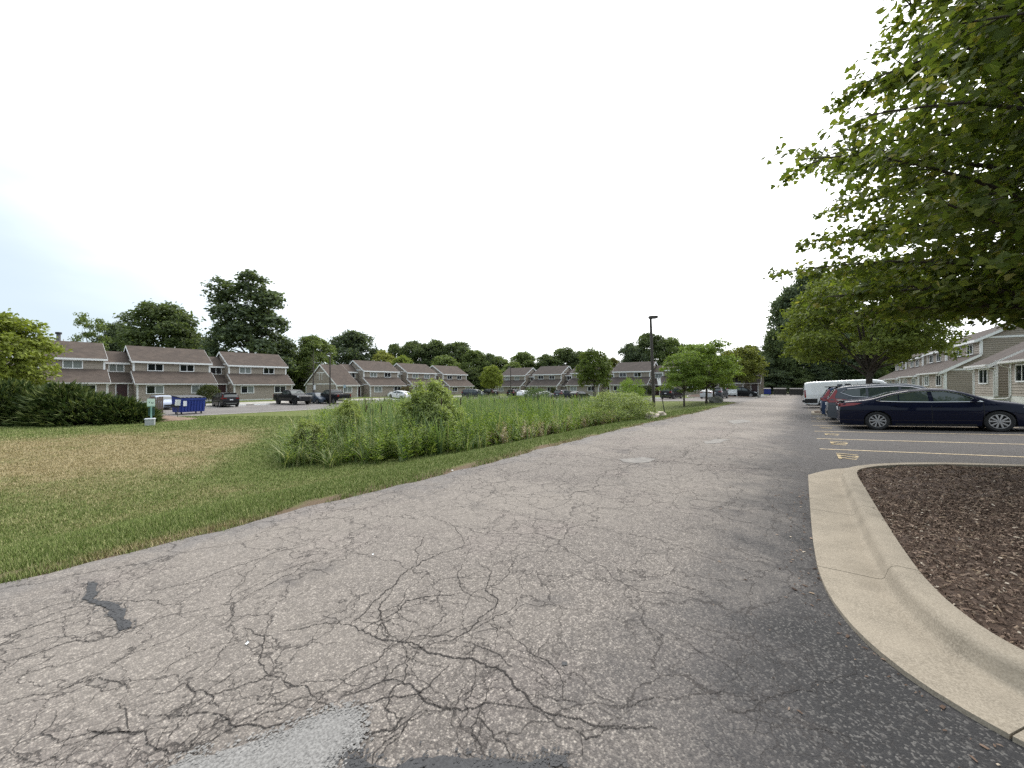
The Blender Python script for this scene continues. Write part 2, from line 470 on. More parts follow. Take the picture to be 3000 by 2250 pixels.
def mk_blade(name):
    m = mat(name, (0.06, 0.09, 0.02), 0.7, spec=0.15); t = NT(m)
    dry = t.n('ShaderNodeAttribute', attribute_name='dry').outputs['Fac']
    r = t.n('ShaderNodeNewGeometry').outputs['Random Per Island']
    g = t.ramp(r, [(0.0, (0.115, 0.165, 0.038)), (0.6, (0.190, 0.235, 0.070)), (1.0, (0.33, 0.345, 0.15))])
    s = t.ramp(r, [(0.0, (0.24, 0.20, 0.095)), (0.7, (0.39, 0.32, 0.17)), (1.0, (0.52, 0.44, 0.27))])
    d = t.math('ADD', dry, t.math('MULTIPLY', t.math('SUBTRACT', r, 0.5), 0.5))
    t.color(t.mix(t.rng(d, 0.1, 1.0), g, s))
    M[name] = m
mk_blade('grass_blade')
def mk_plant(name, stops, transl=0.3, rough=0.6):
    m = mat(name, stops[0][1], rough, spec=0.2); t = NT(m)
    r = t.n('ShaderNodeNewGeometry').outputs['Random Per Island']
    c = t.ramp(r, stops)
    oc = t.n('ShaderNodeObjectInfo').outputs['Color']
    c = t.mix(1.0, c, oc, 'MULTIPLY')
    t.color(c)
    tr = t.n('ShaderNodeBsdfTranslucent'); t.l(t.mix(1.0, c, (1.25, 1.3, 0.6), 'MULTIPLY'), tr.inputs[0])
    mx = t.n('ShaderNodeMixShader', i_0=transl)
    out = t.t.nodes['Material Output']
    t.l(t.b.outputs[0], mx.inputs[1]); t.l(tr.outputs[0], mx.inputs[2]); t.l(mx.outputs[0], out.inputs[0])
    M[name] = m
# one leaf material for far trees, tinted by each crown's own colour
mk_plant('foliage', [(0.0, (0.65, 0.65, 0.65)), (0.5, (0.95, 0.95, 0.95)), (1.0, (1.5, 1.45, 1.35))], 0.36)
mk_plant('maple_leaf', [(0.0, (0.070, 0.100, 0.022)), (0.55, (0.112, 0.146, 0.032)), (0.93, (0.18, 0.205, 0.052)), (1.0, (0.28, 0.25, 0.07))], 0.5, 0.5)
mk_plant('cattail_blade', [(0.0, (0.08, 0.135, 0.055)), (0.6, (0.175, 0.24, 0.11)), (0.9, (0.31, 0.37, 0.19)), (1.0, (0.46, 0.40, 0.22))], 0.3)
mk_plant('forb_leaf', [(0.0, (0.06, 0.105, 0.02)), (0.5, (0.14, 0.21, 0.038)), (1.0, (0.30, 0.37, 0.09))], 0.35)
mk_plant('tall_grass', [(0.0, (0.07, 0.115, 0.035)), (0.6, (0.17, 0.23, 0.085)), (1.0, (0.42, 0.42, 0.22))], 0.3)
mk_plant('dry_flower', [(0.0, (0.20, 0.18, 0.10)), (0.6, (0.36, 0.30, 0.21)), (1.0, (0.5, 0.42, 0.36))], 0.2)
mk_plant('juniper', [(0.0, (0.018, 0.034, 0.010)), (0.55, (0.060, 0.092, 0.026)), (1.0, (0.19, 0.215, 0.075))], 0.12)
mk_plant('mulch_chip', [(0.0, (0.045, 0.029, 0.021)), (0.5, (0.145, 0.097, 0.070)), (0.86, (0.28, 0.205, 0.155)), (0.965, (0.30, 0.22, 0.15)), (1.0, (0.58, 0.50, 0.40))], 0.0, 0.9)
M['cattail_head'] = mat('cattail_seed_head', (0.05, 0.03, 0.018), 0.9)
M['mulch'] = speckled('mulch_bed', (0.045, 0.027, 0.018), (0.10, 0.065, 0.045), 40, 0.95, 0.8, 50)

def mk_siding():
    m = mat('siding', (0.25, 0.21, 0.175), 0.6, spec=0.25); t = NT(m); o = t.obj()
    a = t.noise(o, 1.2, 4); r = t.n('ShaderNodeNewGeometry').outputs['Random Per Island']
    c = t.mix(t.rng(a, 0.35, 0.7, 0, 0.5), (0.300, 0.258, 0.212), (0.262, 0.225, 0.184))
    c = t.mix(t.rng(r, 0, 1, 0, 0.35, False), c, (0.345, 0.308, 0.262))
    t.color(c); M['siding'] = m
mk_siding()
def mk_roof(name, c1, c2):
    m = mat(name, c1, 0.95, spec=0.15); t = NT(m); o = t.obj()
    br = t.n('ShaderNodeTexBrick', i_Scale=1.0)
    br.inputs['Color1'].default_value = (*c1, 1); br.inputs['Color2'].default_value = (*c2, 1)
    br.inputs['Mortar'].default_value = (c1[0] * .55, c1[1] * .55, c1[2] * .55, 1)
    br.inputs['Mortar Size'].default_value = 0.006; br.inputs['Brick Width'].default_value = 0.33; br.inputs['Row Height'].default_value = 0.14
    t.l(o, br.inputs['Vector'])
    n = t.noise(o, 1.3, 5, 0.6); n2 = t.noise(o, 9, 3)
    c = t.mix(t.rng(n, 0.4, 0.7, 0, 0.5), br.outputs[0], (c1[0] * 1.35, c1[1] * 1.3, c1[2] * 1.25))
    c = t.mix(t.rng(n2, 0.4, 0.7, 0, 0.4), c, tuple(x * 0.7 for x in c1))
    t.color(c); t.bump(n2, 0.4, 0.02); M[name] = m
mk_roof('roof', (0.102, 0.083, 0.071), (0.077, 0.062, 0.054))
mk_roof('roof_grey', (0.088, 0.074, 0.067), (0.066, 0.057, 0.052))
def paint(name, c, rough=0.3, metal=0.4):
    m = mat('paint_' + name, c, 0.5, 0.0, coat=(1.0 if max(c) > .2 else 0.35), spec=0.1); M['p_' + name] = m; return m
paint('navy', (0.002, 0.004, 0.018)); paint('gunmetal', (0.085, 0.095, 0.11)); paint('white', (0.78, 0.79, 0.8), 0.35, 0.0)
paint('black', (0.008, 0.008, 0.01)); paint('plum', (0.012, 0.009, 0.012)); paint('iceblue', (0.32, 0.37, 0.47)); paint('slate', (0.06, 0.075, 0.10))
paint('silver', (0.42, 0.43, 0.44)); paint('blue', (0.02, 0.04, 0.09)); paint('charcoal', (0.04, 0.045, 0.055))

# ------------------------------------------------------------------ the ground sheet
def axis(lo, hi, fine, step, grow):
    a = [0.0]; s = step
    while a[-1] < hi:
        a.append(a[-1] + s)
        if a[-1] > fine: s *= grow
    b = [0.0]; s = step
    while b[-1] > lo:
        b.append(b[-1] - s)
        if b[-1] < -fine: s *= grow
    return np.array(sorted(set(b + a)))
gx = axis(-2500, 2500, 34, 0.5, 1.10); gy = axis(-1200, 3500, 56, 0.5, 1.10)
gy = gy[(gy > -14) | (np.arange(len(gy)) % 4 == 0)]
GX, GY = np.meshgrid(gx, gy)
GZ = hgt(GX.ravel(), GY.ravel()).reshape(GX.shape)
_r = np.hypot(GX, GY)
GZ = np.where(_r > 160, GZ * np.clip(1 - (_r - 160) / 200, 0, 1) - 0.9 * np.clip((_r - 160) / 200, 0, 1), GZ)
def dryness(x, y):
    x = np.asarray(x, float); y = np.asarray(y, float); u, v = uv(x, y)
    d = np.exp(-(((x + 14) / 12.5) ** 2 + ((y - 15.2) / 7.6) ** 2) ** 1.1) * 0.95
    d = np.maximum(d, 0.55 * np.exp(-(((x + 9) / 3.5) ** 2 + ((y - 17.5) / 3.0) ** 2)))
    d = np.maximum(d, 0.75 * np.exp(-((v + 5.5) / 0.16) ** 2) * np.clip(np.sin(u * .9 + 1.1 * np.sin(u * .37)) + .25, 0, 1))
    d = np.where((v > -9.5) & (v < -5.9), d * (0.25 + 0.75 * np.clip((-v - 8.0) / 1.5, 0, 1)), d)
    wv = 0.5 * np.sin(x * .9 + 1.7 * np.sin(y * .7)) * np.sin(y * 1.1 + x * .35) + 0.35 * np.sin(x * 2.3 + y * 1.9) * np.sin(y * 2.9 - x)
    d = d * (1 + 0.45 * wv) + 0.10 * np.clip(wv, 0, 1)
    b = poly_sd(BASIN, x, y); d = d * sstep((-b - 0.4) / 2.6)
    return np.clip(d + 0.05, 0, 1)
nx, ny = len(gx), len(gy)
idx = np.arange(nx * ny).reshape(ny, nx)
F = np.stack([idx[:-1, :-1], idx[:-1, 1:], idx[1:, 1:], idx[1:, :-1]], -1).reshape(-1, 4)
me = np_mesh('ground', np.stack([GX.ravel(), GY.ravel(), GZ.ravel()], -1), F, {'dry': dryness(GX.ravel(), GY.ravel())})
me.polygons.foreach_set('use_smooth', [True] * len(me.polygons))
ground = tag(link('ground', me, M['lawn']), 'mown lawn with green and straw dry areas around the drive', None, None, 'structure')

# ------------------------------------------------------------------ paved surfaces (their own frame: x along the road, y to its left)
ROT = math.pi / 2 - RA
def strip_mesh(name, us, vs, zoff, jitter=None):
    U, V = np.meshgrid(np.array(us, float), np.array(vs, float))
    if jitter is not None: V = V + jitter(U, V)
    X, Y = xy(U, V)
    Z = hgt(X.ravel(), Y.ravel()).reshape(X.shape) + zoff
    n_, k_ = U.shape
    id_ = np.arange(n_ * k_).reshape(n_, k_)
    f = np.stack([id_[:-1, :-1], id_[1:, :-1], id_[1:, 1:], id_[:-1, 1:]], -1).reshape(-1, 4)
    return np_mesh(name, np.stack([U.ravel(), -V.ravel(), Z.ravel()], -1), f)
def wob(u):
    return 0.05 * np.sin(u * 1.7) * np.sin(u * 0.43 + 1) + 0.03 * np.sin(u * 4.3 + 0.5) + 0.025 * np.sin(u * 9.1) + 0.08 * np.sin(u * 0.3)
us = np.concatenate([np.arange(-14, 30, 0.25), np.arange(30, 132, 1.0)])
vs = [-5.4, -4.6, -3, -1.5, -0.5, 0.4, 1.5, 3, 4.5, 6.0]
road_me = strip_mesh('road', us, vs, 0.02, lambda U, V: np.where(V < -5.3, wob(U), 0.0))
road = tag(link('road', road_me, M['asphalt'], None, (0, 0, 0), ROT), 'cracked weathered asphalt drive with parking bays on its right', None, None, 'structure')
drive_me = strip_mesh('road', np.arange(-14, 2.41, 0.6), np.linspace(6.0, 40, 24), 0.02)
tag(link('side_road', drive_me, M['asphalt'], None, (0, 0, 0), ROT), 'asphalt branch turning right in front of the mulch island', None, None, 'structure')
lot_me = strip_mesh('parking_lot', np.concatenate([np.arange(-16, 66, 1.0), [66, 67, 68]]), np.linspace(-57, -41, 17), 0.02)
tag(link('parking_lot', lot_me, M['asphalt'], None, (0, 0, 0), ROT), 'far asphalt parking lot in front of the left row of townhouses', None, None, 'structure')
lot2_me = strip_mesh('parking_lot', np.linspace(50, 68, 19), np.linspace(-41, -5.4, 30), 0.02)
tag(link('cross_lot', lot2_me, M['asphalt'], None, (0, 0, 0), ROT), 'asphalt lot beyond the planted basin before the rear townhouses', None, None, 'structure')
end_me = strip_mesh('parking_lot', np.linspace(68, 98, 31), np.linspace(-14, -5.4, 8), 0.02)
tag(link('end_lot', end_me, M['asphalt'], None, (0, 0, 0), ROT), 'asphalt apron at the end of the drive by the dumpsters', None, None, 'structure')
tip = []                                # rounded fillet where the lawn peninsula ends at u ~ 50
for k in range(10):
    a = math.pi / 2 * k / 9
    tip.append((50 - 4.0 + 4.0 * math.sin(a), -5.4 - 4.0 + 4.0 * math.cos(a)))
mb = MB()
def P3(u, v, dz): x, y = xy(u, v); return (u, -v, hz(x, y) + dz)
mb.quad([P3(50.02, -5.38, 0.024)] + [P3(u, v, 0.024) for u, v in tip])
tag(mb.build('road_fillet', M['asphalt'], None, None, 0, (0, 0, 0), ROT), 'rounded asphalt corner at the tip of the lawn peninsula', None, None, 'structure')

# cracks followed from the photograph onto the road plane, each a thin ribbon of dirt and shade
CR = []
def trk(ox, oy, s, pl, w=0.016): CR.append(([(ox + x / s, oy + y / s) for x, y in pl], w))
Z4 = (1000, 1600, 2.212); Z5 = (2000, 1650, 2.212); Z3 = (0, 1600, 2.212); Z8 = (1400, 1050, 2.765)
trk(*Z4, [(-120, 470), (0, 525), (60, 535), (150, 585), (230, 620), (340, 640), (440, 650), (520, 690), (560, 720), (680, 740), (790, 755), (900, 785), (1000, 810), (1080, 870), (1120, 940), (1200, 1010), (1250, 1070), (1330, 1115), (1480, 1150), (1600, 1185), (1700, 1205), (1850, 1215), (2050, 1220)], 0.022)
trk(*Z4, [(60, 530), (130, 470), (200, 390), (290, 300), (370, 230), (420, 185), (520, 110), (640, 60), (740, 35), (830, 0)], 0.018)
trk(*Z4, [(890, 110), (950, 160), (960, 230), (940, 290), (990, 345), (1005, 400), (940, 460), (890, 510), (830, 570), (760, 610), (700, 640), (560, 690)], 0.017)
trk(*Z4, [(930, 500), (1000, 550), (1100, 600), (1180, 660), (1260, 740), (1360, 790), (1410, 850), (1440, 930), (1460, 1030)], 0.011)
trk(*Z4, [(0, 1000), (80, 990), (180, 950), (250, 910), (380, 905), (480, 960), (520, 1010), (560, 1050), (660, 1095), (780, 1100), (870, 1085), (960, 1050), (1060, 1060), (1180, 1080), (1260, 1090)], 0.018)
trk(*Z4, [(20, 1110), (130, 1060), (260, 1015), (400, 1005), (500, 985), (570, 940), (630, 870), (700, 800)], 0.014)
trk(*Z4, [(130, 1290), (240, 1240), (330, 1230), (420, 1140)], 0.02)
trk(*Z4, [(850, 1130), (920, 1170), (980, 1240), (1050, 1300), (1090, 1380), (1110, 1430)], 0.012)
trk(*Z4, [(1250, 1010), (1350, 1005), (1450, 1030), (1560, 1060)], 0.01)
trk(*Z4, [(1800, 1070), (1880, 1065), (1970, 1025), (2100, 1020), (2212, 1010)], 0.008)
trk(*Z4, [(440, 605), (560, 608), (690, 600), (760, 610)], 0.012); trk(*Z4, [(790, 640), (870, 665), (940, 690), (1000, 720), (1060, 770), (1110, 810)], 0.012)
trk(*Z4, [(340, 645), (290, 690), (270, 730), (200, 785), (100, 830), (0, 885)], 0.012); trk(*Z4, [(500, 690), (430, 770), (360, 800), (300, 860), (260, 905)], 0.011)
trk(*Z4, [(410, 600), (390, 545), (310, 510), (235, 490), (250, 460), (330, 420), (400, 370), (420, 300), (520, 230), (620, 170)], 0.009)
trk(*Z4, [(1170, 190), (1155, 260), (1190, 320)], 0.006); trk(*Z4, [(800, 730), (850, 700), (860, 660)], 0.012)
trk(*Z5, [(0, 890), (100, 880), (230, 870), (290, 840)], 0.008)
trk(*Z5, [(340, 920), (430, 930), (540, 940), (600, 900), (660, 870), (810, 860), (870, 790), (1000, 770), (1100, 750), (1120, 690)], 0.008)
trk(*Z5, [(500, 1000), (380, 1000), (250, 1010)], 0.007); trk(*Z5, [(500, 950), (505, 1000)], 0.007); trk(*Z5, [(700, 1090), (900, 1110), (1100, 1170)], 0.008)
trk(*Z3, [(0, 780), (150, 745), (300, 700), (450, 650), (620, 640), (760, 600)], 0.013); trk(*Z3, [(0, 610), (200, 550), (450, 470), (610, 430)], 0.014)
trk(*Z3, [(640, 380), (800, 370), (980, 370), (1100, 400), (1190, 400)], 0.012); trk(*Z3, [(930, 310), (1100, 285), (1250, 250), (1400, 190), (1550, 140), (1700, 95), (1900, 30), (2050, -10)], 0.012)
trk(*Z3, [(1490, 400), (1600, 340), (1720, 280), (1820, 220), (1960, 140), (2200, 70)], 0.012); trk(*Z3, [(1500, 400), (1520, 450), (1460, 520), (1400, 540)], 0.01)
trk(*Z3, [(1000, 990), (1120, 970), (1180, 920), (1250, 970), (1340, 990), (1400, 1060), (1420, 1080)], 0.012); trk(*Z3, [(570, 1210), (620, 1240), (750, 1240), (840, 1235), (1000, 1220)], 0.014)
trk(*Z3, [(900, 1125), (1060, 1125), (1200, 1135), (1440, 1140), (1500, 1190), (1640, 1190), (1720, 1210), (1800, 1190), (1900, 1165), (2040, 1100), (2160, 1040)], 0.016)
trk(*Z3, [(1340, 985), (1500, 960), (1640, 910), (1720, 870), (1760, 870), (1850, 910), (2000, 950), (2040, 1010), (2080, 1040)], 0.013)
trk(*Z3, [(1850, 570), (1960, 560), (2080, 530), (2212, 520)], 0.012); trk(*Z3, [(1580, 550), (1640, 590), (1700, 680), (1680, 780), (1760, 870)], 0.013)
trk(*Z3, [(0, 1060), (200, 1000), (420, 960), (640, 880), (800, 920), (920, 935)], 0.011); trk(*Z3, [(800, 1010), (820, 1120), (840, 1230)], 0.01); trk(*Z3, [(1640, 1170), (1720, 1110), (1860, 1060), (2000, 1010)], 0.011)
trk(*Z3, [(400, 1330), (620, 1260), (760, 1200), (840, 1235), (960, 1300), (1100, 1380), (1250, 1350), (1400, 1300)], 0.013); trk(*Z3, [(0, 900), (180, 850), (330, 800), (520, 760), (700, 690)], 0.009)
trk(*Z8, [(490, 785), (700, 793), (900, 800), (1000, 818), (1160, 835), (1330, 838), (1500, 845), (1700, 855), (1900, 880), (2212, 903), (2500, 925)], 0.028)
trk(*Z8, [(1630, 805), (1690, 750), (1740, 710), (1850, 680), (1950, 650), (2050, 600), (2120, 560)], 0.022); trk(*Z8, [(1500, 845), (1600, 820), (1660, 780), (1720, 745), (1800, 720)], 0.016)
trk(*Z8, [(560, 1235), (680, 1200), (750, 1120), (790, 1090), (930, 1075), (980, 1040), (975, 980), (1030, 950), (1100, 910), (1240, 870), (1350, 850), (1480, 842)], 0.017)
trk(*Z8, [(230, 1105), (270, 1135), (500, 1137), (750, 1120)], 0.011); trk(*Z8, [(980, 1040), (1150, 1035), (1330, 1050), (1500, 1090), (1700, 1140), (1850, 1165)], 0.011)
trk(*Z8, [(620, 1075), (740, 1010), (870, 930)], 0.010); trk(*Z8, [(370, 1170), (440, 1210), (520, 1235), (560, 1240)], 0.011)
trk(*Z8, [(0, 1070), (100, 1035), (240, 990), (260, 950), (400, 920), (520, 890), (700, 810)], 0.012); trk(*Z8, [(0, 1180), (150, 1130), (230, 1120), (230, 1105)], 0.009)
trk(*Z8, [(1110, 910), (1000, 905), (900, 880), (860, 860)], 0.009); trk(*Z8, [(1900, 880), (1840, 850), (1780, 880), (1700, 855)], 0.014); trk(*Z8, [(1120, 830), (1220, 800), (1235, 765), (1360, 740), (1640, 735)], 0.012)
trk(*Z8, [(1300, 660), (1500, 655), (1700, 662), (1900, 690), (2212, 720)], 0.013); trk(*Z8, [(1620, 485), (1800, 495), (2000, 490), (2212, 500)], 0.02); trk(*Z8, [(1850, 530), (2030, 520), (2212, 535)], 0.02)
trk(*Z8, [(0, 905), (60, 895), (200, 868), (310, 835)], 0.02); trk(*Z8, [(1200, 960), (1130, 985), (1080, 1010)], 0.008); trk(*Z8, [(1900, 640), (2000, 660), (2120, 655), (2212, 670)], 0.013)
trk(2300, 1200, 2.766, [(-40, 520), (60, 500), (160, 520), (200, 560)], 0.012); trk(2300, 1200, 2.766, [(-160, 740), (-60, 770), (60, 780), (180, 770)], 0.012); trk(2300, 1200, 2.766, [(-120, 900), (20, 880), (90, 960), (160, 1000), (40, 1010)], 0.012)
def build_cracks():
    rng = np.random.RandomState(5); V, Fc, o = [], [], 0
    LN = [(np.array([uv(*gp(a, b)) for a, b in pl]), w) for pl, w in CR]
    for P, w in list(LN):                         # finer side branches
        L = np.r_[0, np.cumsum(np.hypot(*np.diff(P, axis=0).T))]
        for _ in range(int(2 + L[-1] * 1.6)):
            s = rng.uniform(0, L[-1]); p = np.array([np.interp(s, L, P[:, 0]), np.interp(s, L, P[:, 1])]); a = rng.uniform(0, 6.28); ln = rng.uniform(.15, .9) * (1 if L[-1] < 8 else 1.6)
            pts = [p]
            for j in range(4): a += rng.normal(0, .45); pts.append(pts[-1] + np.array([math.cos(a), math.sin(a)]) * ln / 4)
            if pts[-1][1] > -5.2 and pts[-1][1] < (0.0 if pts[-1][0] < 10 else 5): LN.append((np.array(pts), w * rng.uniform(.4, .75)))
    for P, w in LN:
        for it in range(5):
            Q = [P[0]]
            for a, b in zip(P[:-1], P[1:]):
                L = np.hypot(*(b - a)); nrm = np.array([-(b - a)[1], (b - a)[0]]) / max(L, 1e-6)
                Q += [(a + b) / 2 + nrm * rng.normal(0, 0.10) * L, b]
            P = np.array(Q)
        n = len(P)
        T = np.gradient(P, axis=0); T /= np.maximum(np.hypot(T[:, 0], T[:, 1]), 1e-6)[:, None]
        N = np.stack([-T[:, 1], T[:, 0]], -1)
        ww = w * 0.265 * (0.15 + 1.6 * rng.rand(n) * rng.rand(n) ** .3) * np.sin(np.clip(np.linspace(0.08, math.pi - 0.08, n), 0, 9)) ** 0.4
        A, B = P + N * ww[:, None], P - N * ww[:, None]
        for R_ in (A, B):
            X, Y = xy(R_[:, 0], R_[:, 1]); V.append(np.stack([R_[:, 0], -R_[:, 1], hgt(X, Y) + 0.0235], -1))
        i = np.arange(n - 1)
        Fc.append(np.stack([o + i, o + i + 1, o + n + i + 1, o + n + i], -1)); o += 2 * n
    c = link('crack_lines', np_mesh('crack_lines', np.concatenate(V), np.concatenate(Fc)), M['crack'], road)
    tag(c, 'branching cracks across the worn asphalt', None, None, 'stuff')
build_cracks()
def ground_patch(name, pix, mt, dz, parent=road, sub=4, jit=0.05, seed=1, grit=0):
    rng = np.random.RandomState(seed); P = np.array([uv(*gp(a, b)) for a, b in pix])
    for it in range(sub):
        Q = []
        for a, b in zip(P, np.roll(P, -1, 0)):
            L = np.hypot(*(b - a)); nr = np.array([-(b - a)[1], (b - a)[0]]) / max(L, 1e-6)
            Q += [a, (a + b) / 2 + nr * np.clip(rng.normal(0, jit), -.14, .14) * L]
        P = np.array(Q)
    m_ = MB(); m_.quad([(p[0], -p[1], hz(*xy(*p)) + dz) for p in P])
    if grit:                                    # crumbs along the ragged rim
        for _ in range(grit):
            i = rng.randint(len(P)); p = P[i] + (P[(i + 1) % len(P)] - P[i]) * rng.rand() + rng.normal(0, .028, 2); s = rng.uniform(.003, .011); a = rng.uniform(0, 6.28); z = hz(*xy(*p)) + dz + rng.uniform(.0008, .003)
            m_.quad([(p[0] + s * math.cos(a + q), -p[1] + s * math.sin(a + q) * rng.uniform(.6, 1), z) for q in (0, 1.4, 2.9, 4.6)])
    o = m_.build(name, mt, parent); o['kind'] = 'stuff'
    return o
ground_patch('asphalt_patch', [(400, 2290), (560, 2235), (760, 2190), (860, 2150), (950, 2110), (1040, 2090), (1060, 2120), (1040, 2165), (1060, 2180), (1000, 2215), (960, 2300)], M['patch'], 0.0252, seed=3, jit=.09, grit=900)
ground_patch('sealant_patch', [(255, 1715), (285, 1715), (290, 1745), (270, 1765), (320, 1772), (350, 1785), (365, 1815), (385, 1850), (350, 1860), (335, 1825), (325, 1795), (285, 1785), (240, 1765), (255, 1740)], M['tar'], 0.0255, seed=4, grit=260, jit=.075)
ground_patch('sealant_patch', [(1010, 2243), (1045, 2236), (1060, 2246), (1250, 2240), (1400, 2236), (1500, 2243), (1600, 2241), (1605, 2280), (1010, 2280)], M['tar'], 0.0262, seed=5, grit=260, jit=.075)
ground_patch('sealant_patch', [(1611, 2231), (1660, 2230), (1664, 2262), (1610, 2262)], M['tar'], 0.0268, seed=6, grit=60, jit=.075)
ground_patch('sealant_patch', [(1646, 1953), (1661, 1953), (1662, 1961), (1646, 1961)], M['tar'], 0.0255, seed=7)
for k, q in enumerate([[(1815, 1348), (1880, 1342), (1925, 1348), (1900, 1358), (1830, 1358)], [(2060, 1298), (2100, 1288), (2140, 1290), (2110, 1300), (2070, 1303)], [(2130, 1234), (2180, 1230), (2200, 1238), (2150, 1244)]]):
    ground_patch('asphalt_patch', q, M['patch_far'], 0.0255, seed=20 + k)
# ------------------------------------------------------------------ bay lines and stall numbers
def line_uv(name, u0, v0, u1, v1, w, mt, dz=0.026, n=6, parent=road):
    a, b = np.array([u0, v0]), np.array([u1, v1]); d = (b - a) / np.hypot(*(b - a)); nn = np.array([-d[1], d[0]]) * w / 2
    m_ = MB()
    for k in range(n):
        p, q = a + (b - a) * k / n, a + (b - a) * (k + 1) / n
        m_.quad([(r[0], -r[1], hz(*xy(*r)) + dz) for r in (p - nn, q - nn, q + nn, p + nn)])
    return m_.build(name, mt, parent)
BAYS = [12.9, 15.45, 18.05, 20.8, 23.45, 26.1]
for u_ in BAYS:
    line_uv('bay_line', u_, 0.37, u_ + 0.03, 5.9, 0.10, M['line_p'])
for u_ in (34.2, 36.9, 39.6, 42.3, 45, 47.7, 50.4):
    line_uv('bay_line', u_, 0.37, u_, 5.9, 0.10, M['line_p'])
def text_mesh(body, size):
    cu = bpy.data.curves.new('t', 'FONT'); cu.body = body; cu.size = size; cu.align_x = 'CENTER'; cu.align_y = 'CENTER'; cu.offset = 0.012 * size; cu.resolution_u = 3
    ob = bpy.data.objects.new('t', cu); COL.objects.link(ob)
    dg = bpy.context.evaluated_depsgraph_get()
    me_ = bpy.data.meshes.new_from_object(ob.evaluated_get(dg))
    bpy.data.objects.remove(ob)
    return me_
for k, (cu_, cv_, s_) in enumerate([(11.75, 0.83, '122'), (14.35, 0.83, '121'), (17.0, 0.80, '12'), (19.6, 0.75, '11'), (25.0, 0.75, '10')]):
    me_ = text_mesh(s_, 0.66)
    o = link('stall_number', me_, M['line_y'], road)
    x_, y_ = xy(cu_, cv_)
    o.location = (cu_, -cv_, hz(x_, y_) + 0.030)
    o.rotation_euler = (0, -0.0, math.pi)         # read facing the bay
    o.scale = (1.0, 0.85, 1.0)
for u_ in np.arange(-10, 64, 2.7):
    line_uv('bay_line', u_, -56.6, u_, -51.5, 0.10, M['line_w'], 0.027, 3)
for v_ in np.arange(-38, -9, 2.7):
    line_uv('bay_line', 62.6, v_, 67.6, v_, 0.10, M['line_w'], 0.027, 3)

# ------------------------------------------------------------------ kerbs
def resample(P, step):
    P = np.array(P, float); L = np.r_[0, np.cumsum(np.hypot(*np.diff(P, axis=0).T))]
    # smooth by Catmull-like cubic through chord parameter
    n = max(2, int(L[-1] / step)); s = np.linspace(0, L[-1], n)
    Q = np.stack([np.interp(s, L, P[:, 0]), np.interp(s, L, P[:, 1])], -1)
    for _ in range(2): Q[1:-1] = 0.25 * Q[:-2] + 0.5 * Q[1:-1] + 0.25 * Q[2:]
    return Q
O_ = [(2.40, 7.0), (2.40, 5.0), (2.40, 3.6), (2.42, 2.6), (2.47, 1.9), (2.56, 1.35), (2.68, 1.02), (2.82, 0.77), (3.0, 0.545), (3.2, 0.40), (3.5, 0.265), (3.9, 0.165), (4.4, 0.11), (5.2, 0.09), (6.2, 0.085), (7.2, 0.085), (8.2, 0.085)]
O_ = resample(O_, 0.14)
T_ = np.gradient(O_, axis=0); T_ /= np.hypot(T_[:, 0], T_[:, 1])[:, None]
F_ = O_ + np.stack([-T_[:, 1], T_[:, 0]], -1) * np.array([1, 1]) * 0.43 * np.where(True, 1, 1)
if F_[len(F_) // 2, 1] < O_[len(O_) // 2, 1]: F_ = 2 * O_ - F_
O2 = [(8.55, 0.085), (8.88, 0.09), (9.15, 0.20), (9.45, 0.335), (9.72, 0.50), (9.98, 0.74), (10.36, 1.28), (10.68, 1.95), (10.9, 2.9), (10.95, 4.0), (10.95, 7.0)]
F2 = [(8.55, 0.515), (8.88, 0.53), (9.12, 0.56), (9.38, 0.64), (9.63, 0.78), (9.88, 0.98), (10.26, 1.43), (10.57, 2.05), (10.78, 2.95), (10.83, 4.0), (10.83, 7.0)]
def dens(P, Q, k=5):
    P, Q = np.array(P), np.array(Q); s = np.arange(len(P)); t = np.linspace(0, len(P) - 1, (len(P) - 1) * k + 1)
    f = lambda A: np.stack([np.interp(t, s, A[:, 0]), np.interp(t, s, A[:, 1])], -1)
    return f(P), f(Q)
O2, F2 = dens(O2, F2)
for _ in range(3):
    F2[1:-1] = .25 * F2[:-2] + .5 * F2[1:-1] + .25 * F2[2:]
Oa, Fa = np.concatenate([O_, O2]), np.concatenate([F_, F2])
TF = np.gradient(Fa, axis=0); TF /= np.maximum(np.hypot(TF[:, 0], TF[:, 1]), 1e-6)[:, None]
NF = np.stack([-TF[:, 1], TF[:, 0]], -1)
if NF[len(NF) // 3, 1] < 0: NF = -NF
cs = [(0.0, 0.130)]         # (inward offset from the face foot, height)
SECT = [(0.0, 0.024), (0.022, 0.045), (0.040, 0.115), (0.062, 0.150), (0.10, 0.163), (0.225, 0.158), (0.235, 0.02)]
curb = tag(empty('island_curb', (0, 0, 0), ROT), 'pale concrete curb and gutter round the near mulch island', None, None, 'structure')
seg_len = np.r_[0, np.cumsum(np.hypot(*np.diff(Fa, axis=0).T))]
joint_u = []
joints = [0]
for target in (3.2, 4.55, 6.55, 8.15):
    j = int(np.argmin(np.abs(Fa[:, 0] - target) + 5 * (Fa[:, 1] > 1.6)))
    joints.append(j)
k0 = int(np.argmin(np.abs(Fa[:, 1] - 3.0) + 9 * (Fa[:, 0] > 5))); joints.insert(1, k0)
k1 = int(np.argmin(np.abs(Fa[:, 1] - 3.2) + 9 * (Fa[:, 0] < 8))); joints += [k1, len(Fa) - 1]
joints = sorted(set(joints))
